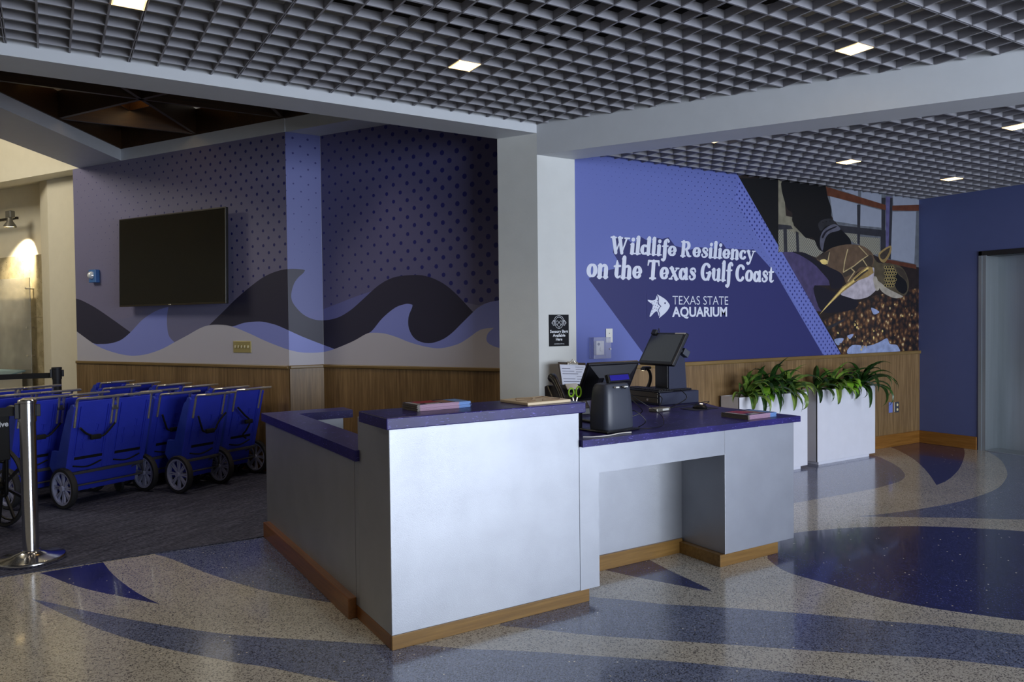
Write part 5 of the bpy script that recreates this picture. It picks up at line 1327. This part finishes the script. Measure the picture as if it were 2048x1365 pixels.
# ---- wheelchair
M['wc_frame'] = mat('black_painted_frame', (16, 16, 18), .35); M['wc_seat'] = mat('black_vinyl', (18, 18, 20), .5)
wc = thing('wheelchair', 'black folding wheelchair at the left edge of the picture beside the steel post', 'wheelchair', at_uw(2.80, 5.97), A30)
for s_ in (-1, 1):
    mb = MB(); mb.lathe([(.278, -.012), (.292, -.014), (.297, 0), (.292, .014), (.278, .012)], 48, 0, RY(PI / 2), closed=True); w_ = mb.build('wheel', M['tyre'], wc, smooth=True); w_.location = (s_ * .28, 0, .297)
    mb = MB(); mb.lathe([(.270, -.008), (.279, -.008), (.279, .008), (.270, .008)], 48, 0, RY(PI / 2), closed=True); mb.lathe([(0, -.03), (.025, -.03), (.025, .03), (0, .03)], 14, 0, RY(PI / 2))
    for i in range(8): mb.box(-.007, .007, .02, .272, -.010, .010, 0, RX(i * PI / 4 + .2))
    mb.build('rim', M['wc_frame'], w_)
    mb = MB(); mb.tube([(s_ * .035, .255 * math.cos(a), .255 * math.sin(a)) for a in [i * PI / 20 for i in range(40)]], .008, 6, closed=True); mb.build('push_rim', M['wc_frame'], w_, smooth=True)
    mb = MB(); mb.lathe([(.06, -.012), (.095, -.014), (.1, 0), (.095, .014), (.06, .012)], 24, 0, RY(PI / 2), closed=True); mb.lathe([(0, -.01), (.07, -.01), (.07, .01), (0, .01)], 16, 0, RY(PI / 2)); c_ = mb.build('caster', M['tyre'], wc, smooth=True); c_.location = (s_ * .23, .38, .10)
    mb = MB()
    mb.tube(round_corners([(s_ * .22, -.32, .90), (s_ * .22, -.20, .90), (s_ * .22, -.17, .25), (s_ * .22, .38, .25), (s_ * .22, .40, .50), (s_ * .22, -.16, .50)], .04), .012, 8)
    mb.tube(round_corners([(s_ * .23, -.05, .50), (s_ * .23, -.05, .70), (s_ * .23, .28, .70), (s_ * .23, .30, .50)], .04), .011, 8); mb.tube([(s_ * .22, .38, .25), (s_ * .23, .38, .11)], .01, 6)
    mb.tube([(s_ * .24, 0, .297), (s_ * .20, 0, .297)], .012, 8)
    mb.build('side_frame', M['wc_frame'], wc, smooth=True)
    mb = MB(); mb.rbox(s_ * .24 - .022, s_ * .24 + .022, -.02, .24, .705, .73, .008); mb.build('armrest', M['wc_seat'], wc)
    mb = MB(); mb.tube([(s_ * .22, -.35, .90), (s_ * .22, -.25, .90)], .017, 10); mb.build('push_grip', M['wc_seat'], wc, smooth=True)
mb = MB(); mb.rbox(-.215, .215, -.05, .38, .495, .515, .006); mb.build('seat', M['wc_seat'], wc)
mb = MB(); mb.rbox(-.225, .225, -.225, -.20, .52, .88, .008); bkr = mb.build('backrest', M['wc_seat'], wc)
mb = MB(); mb.tube([(-.2, -.02, .28), (.2, .04, .48)], .01, 6); mb.tube([(.2, -.02, .28), (-.2, .04, .48)], .01, 6); mb.build('cross_brace', M['wc_frame'], wc)
text_mesh('lettering', 'drive', M['sign_w'], bkr, T(.105, -.2265, .765) @ RX(PI / 2), .055, .11, bold=.0015)
text_mesh('lettering', 'drive', M['sign_w'], bkr, T(.04, -.2265, .70) @ RX(PI / 2), .055, .11, bold=.0015)

# ---- stanchions and belts
M['inox'] = mat('polished_stainless', (198, 199, 204), .16, 1.0, var=.03, vs=4, stretch=(1, 1, 20)); M['belt'] = mat('black_belt', (20, 20, 22), .8)
def stanchion(x, y, label, m, z=.005, head='plain'):
    t = thing('stanchion', label, 'stanchion', (x, y, z))
    mb = MB(); mb.lathe([(0, 0), (.188, 0), (.192, .008), (.192, .020), (.186, .028), (.11, .040), (.06, .056), (.052, .064), (.050, .07), (0, .07)], 56); mb.build('base', m, t, smooth=True)
    mb = MB(); mb.lathe([(0, .06), (.045, .06), (.045, .885), (0, .885)], 36); mb.build('post', m, t, smooth=True)
    mb = MB(); mb.lathe([(0, .88), (.0495, .88), (.0495, .995), (.0525, .998), (.0525, 1.012), (.047, 1.018), (0, 1.018)], 36); mb.build('head', M['black_m'] if m is not M['inox'] else M['inox'], t, smooth=True)
    mb = MB(); mb.rbox(.046, .07, -.018, .018, .91, .985, .004); mb.build('belt_clip', M['black_m'], t)
    mb = MB(); mb.rbox(-.068, -.044, -.03, .03, .90, .995, .004); mb.build('belt_housing', M['black'], t)
    return t


stanchion(-.125, 5.62, 'brushed steel belt post standing at the carpet edge at the left of the picture', M['inox'])
mb = MB(); mb.box(-2.2, -.195, 5.617, 5.620, .925, .98); tag(mb.build('barrier_belt', M['belt']), 'black barrier belt running out of the picture from the steel post', 'barrier belt')
s2 = stanchion(.068, 10.05, 'black belt post at the back before the lit alcove', M['black_m'])
mb = MB(); d = Vector((-1.0, .25, 0)).normalized(); a = Vector((.068, 10.05, 0)) + d * .06; b = a + d * 2.4
mb.add([(a.x, a.y, .90), (b.x, b.y, .875), (b.x, b.y, .935), (a.x, a.y, .96), (a.x + .002, a.y + .003, .90), (b.x + .002, b.y + .003, .875), (b.x + .002, b.y + .003, .935), (a.x + .002, a.y + .003, .96)], [(0, 1, 2, 3), (7, 6, 5, 4), (0, 4, 5, 1), (3, 2, 6, 7)])
tag(mb.build('barrier_belt', M['belt']), 'black barrier belt stretched left from the far black post', 'barrier belt')

# ---- television
tv = thing('television', 'large black wall television tilted off the wave mural', 'television', uw(5.37, 7.015, 1.0), math.radians(120))
# local x along W, local y towards the wall -> negative u side faces the room
W_, H_ = 1.735, .975
mb = MB(); Qt = T(0, 0, 1.19)
zc = 2.185 - 1.0; Qt = T(0, 0, zc) @ RZ(math.radians(-1.0)) @ RX(math.radians(1.2))
mb.rbox(-W_ / 2, W_ / 2, .0, .035, -H_ / 2, H_ / 2, .004, 0, Qt); mb.rbox(-.4, .4, -.05, .0, -.3, .3, .01, 0, Qt); cs_ = mb.build('casing', mat('tv_casing', (26, 25, 24), .3), tv)
mb = MB(); mb.rbox(-W_ / 2 + .012, W_ / 2 - .012, .0345, .0355, -H_ / 2 + .02, H_ / 2 - .012, .0003, 0, Qt); mb.build('screen', mat('tv_screen', (6, 6, 7), .09, spec=.5, var=0), cs_)
mb = MB(); e = .006
for a in ((-W_ / 2, W_ / 2, -H_ / 2, -H_ / 2 + .018), (-W_ / 2, W_ / 2, H_ / 2 - e, H_ / 2), (-W_ / 2, -W_ / 2 + e, -H_ / 2, H_ / 2), (W_ / 2 - e, W_ / 2, -H_ / 2, H_ / 2)): mb.box(a[0], a[1], .0352, .0375, a[2], a[3], 0, Qt)
mb.build('bezel', mat('tv_bezel', (74, 68, 58), .3, .8), cs_)
mb = MB(); mb.rbox(-.02, .02, .036, .039, -H_ / 2 + .004, -H_ / 2 + .012, .001, 0, Qt); mb.build('badge', M['chrome'], cs_)
mb = MB(); mb.rbox(-.15, .15, -.098, -.05, -.15, .15, .004, 0, Qt); mb.build('wall_bracket', M['black_m'], tv)
# ---- strobe alarm
st = thing('strobe_alarm', 'blue fire alarm strobe with a clear lens on the mural left of the television', 'fire alarm', uw(UA - .002, 8.49, 2.07), math.radians(120))
mb = MB(); mb.rbox(-.065, .065, 0, .055, -.075, .075, .006); mb.build('housing', mat('alarm_blue', (64, 110, 170), .4), st)
mb = MB(); mb.lathe([(.045, 0), (.04, .02), (.024, .036), (0, .04)], 16, 0, T(.01, .055, .01) @ RX(-PI / 2)); mb.build('lens', mat('strobe_lens', (236, 240, 244), .12, .3), st, smooth=True)
# ---- brass switch plate with five toggles
sp = thing('switch_plate', 'brass five-toggle switch plate on the pale wave above the wainscot', 'switch plate', uw(UA - .002, 6.10, 1.255), math.radians(120))
mb = MB(); mb.rbox(-.128, .128, 0, .006, -.06, .06, .003); mb.build('plate', mat('brass_plate', (178, 166, 116), .35, .5), sp)
for i in range(5):
    mb = MB(); mb.rbox(-.092 + i * .046 - .006, -.092 + i * .046 + .006, .005, .02, -.012, .014, .003, 0, T(0, 0, 0) @ RX(.2)); mb.build('toggle', mat('ivory_toggle', (200, 190, 150), .4) if i == 0 else bpy.data.materials['ivory_toggle'], sp)
# ---- acrylic exhibit panel, rail light in the alcove
M['frost'] = mat('frosted_acrylic', (232, 230, 222), .18, spec=.6, var=.25, vs=2.5)
ap = thing('exhibit_display', 'tall frosted clear display panel on standoffs before the travertine wall', 'exhibit', uw(UR - .12, 12.30, .13), math.radians(120))
mb = MB(); mb.rbox(-1.35 + .0, 1.35, -.006, .006, .0, 2.05, .004); ob = mb.build('panel', M['frost'], ap)
NTm = M['frost'].node_tree; bs_ = NTm.nodes['Principled BSDF']; bs_.inputs['Transmission Weight'].default_value = .8
for x in (-1.27, 1.27):
    for z in (.25, .95, 1.35, 1.9):
        mb = MB(); mb.lathe([(0, 0), (.014, 0), (.014, .11), (0, .11)], 12, 0, T(x, .02, z) @ RX(PI / 2)); mb.build('standoff', M['chrome'], ap, smooth=True)
tr = thing('track_light', 'grey spotlight hanging from a short wall rail in the lit alcove', 'track light', uw(5.94, 11.03, 3.0), math.radians(120))
mb = MB(); mb.rbox(-.05, 1.3, -.03, .0, -.02, .015, .004); mb.build('rail', mat('dark_rail', (50, 44, 38), .4, .6), tr)
mb = MB(); mb.rbox(-.06, .06, .02, .09, -.01, .09, .01); mb.tube([(0, .05, .0), (0, .06, -.03)], .012, 8); mb.build('bracket', mat('grey_lamp_body', (120, 116, 106), .4, .5), tr)
mb = MB(); mb.lathe([(.03, .02), (.036, -.03), (.075, -.09), (.08, -.115), (.074, -.112), (.03, -.04), (0, -.03)], 24, 0, T(0, .06, -.02)); mb.build('shade', bpy.data.materials['grey_lamp_body'], tr, smooth=True)
mb = MB(); mb.lathe([(0, -.104), (.066, -.104), (.066, -.1), (0, -.1)], 20, 0, T(0, .06, -.02)); mb.build('bulb', M['led'], tr)
l = bpy.data.lights.new('lamp', 'SPOT'); l.energy = 260; l.color = (1, .88, .64); l.spot_size = math.radians(70); l.spot_blend = .8; l.shadow_soft_size = .02
o = bpy.data.objects.new('lamp', l); C.objects.link(o); o.parent = tr; o.location = (0, .06, -.14); o.rotation_euler = Vector((.20, -.26, -.40)).to_track_quat('-Z', 'Y').to_euler()
# low teal-topped case seen behind the strollers
cs2 = thing('display_case', 'pale blue sloping lid of a low case in front of the travertine', 'display case', uw(5.75, 11.95, 0), math.radians(120))
mb = MB(); mb.prism_yz([(-.25, 0), (.25, 0), (.25, .74), (-.25, .86)], -.9, .75, 0, None, .004); mb.build('cabinet', M['cream_paint'], cs2)
mb = MB(); mb.prism_yz([(-.28, .865), (.28, .745), (.28, .76), (-.28, .885)], -.93, .78, 0); mb.build('lid', mat('pale_blue_lid', (130, 160, 170), .3), cs2)

for w_ in (12.1, 13.1):      # unseen extra spotlights, added to brighten the alcove
    c = dup(tr, uw(5.94, w_, 3.0), math.radians(120), 'grey spotlight on the alcove rail, outside the photographed part', 'further spotlights of the alcove rail')
    for ch in kids(c):
        if ch.name.startswith('rail'): bpy.data.objects.remove(ch)
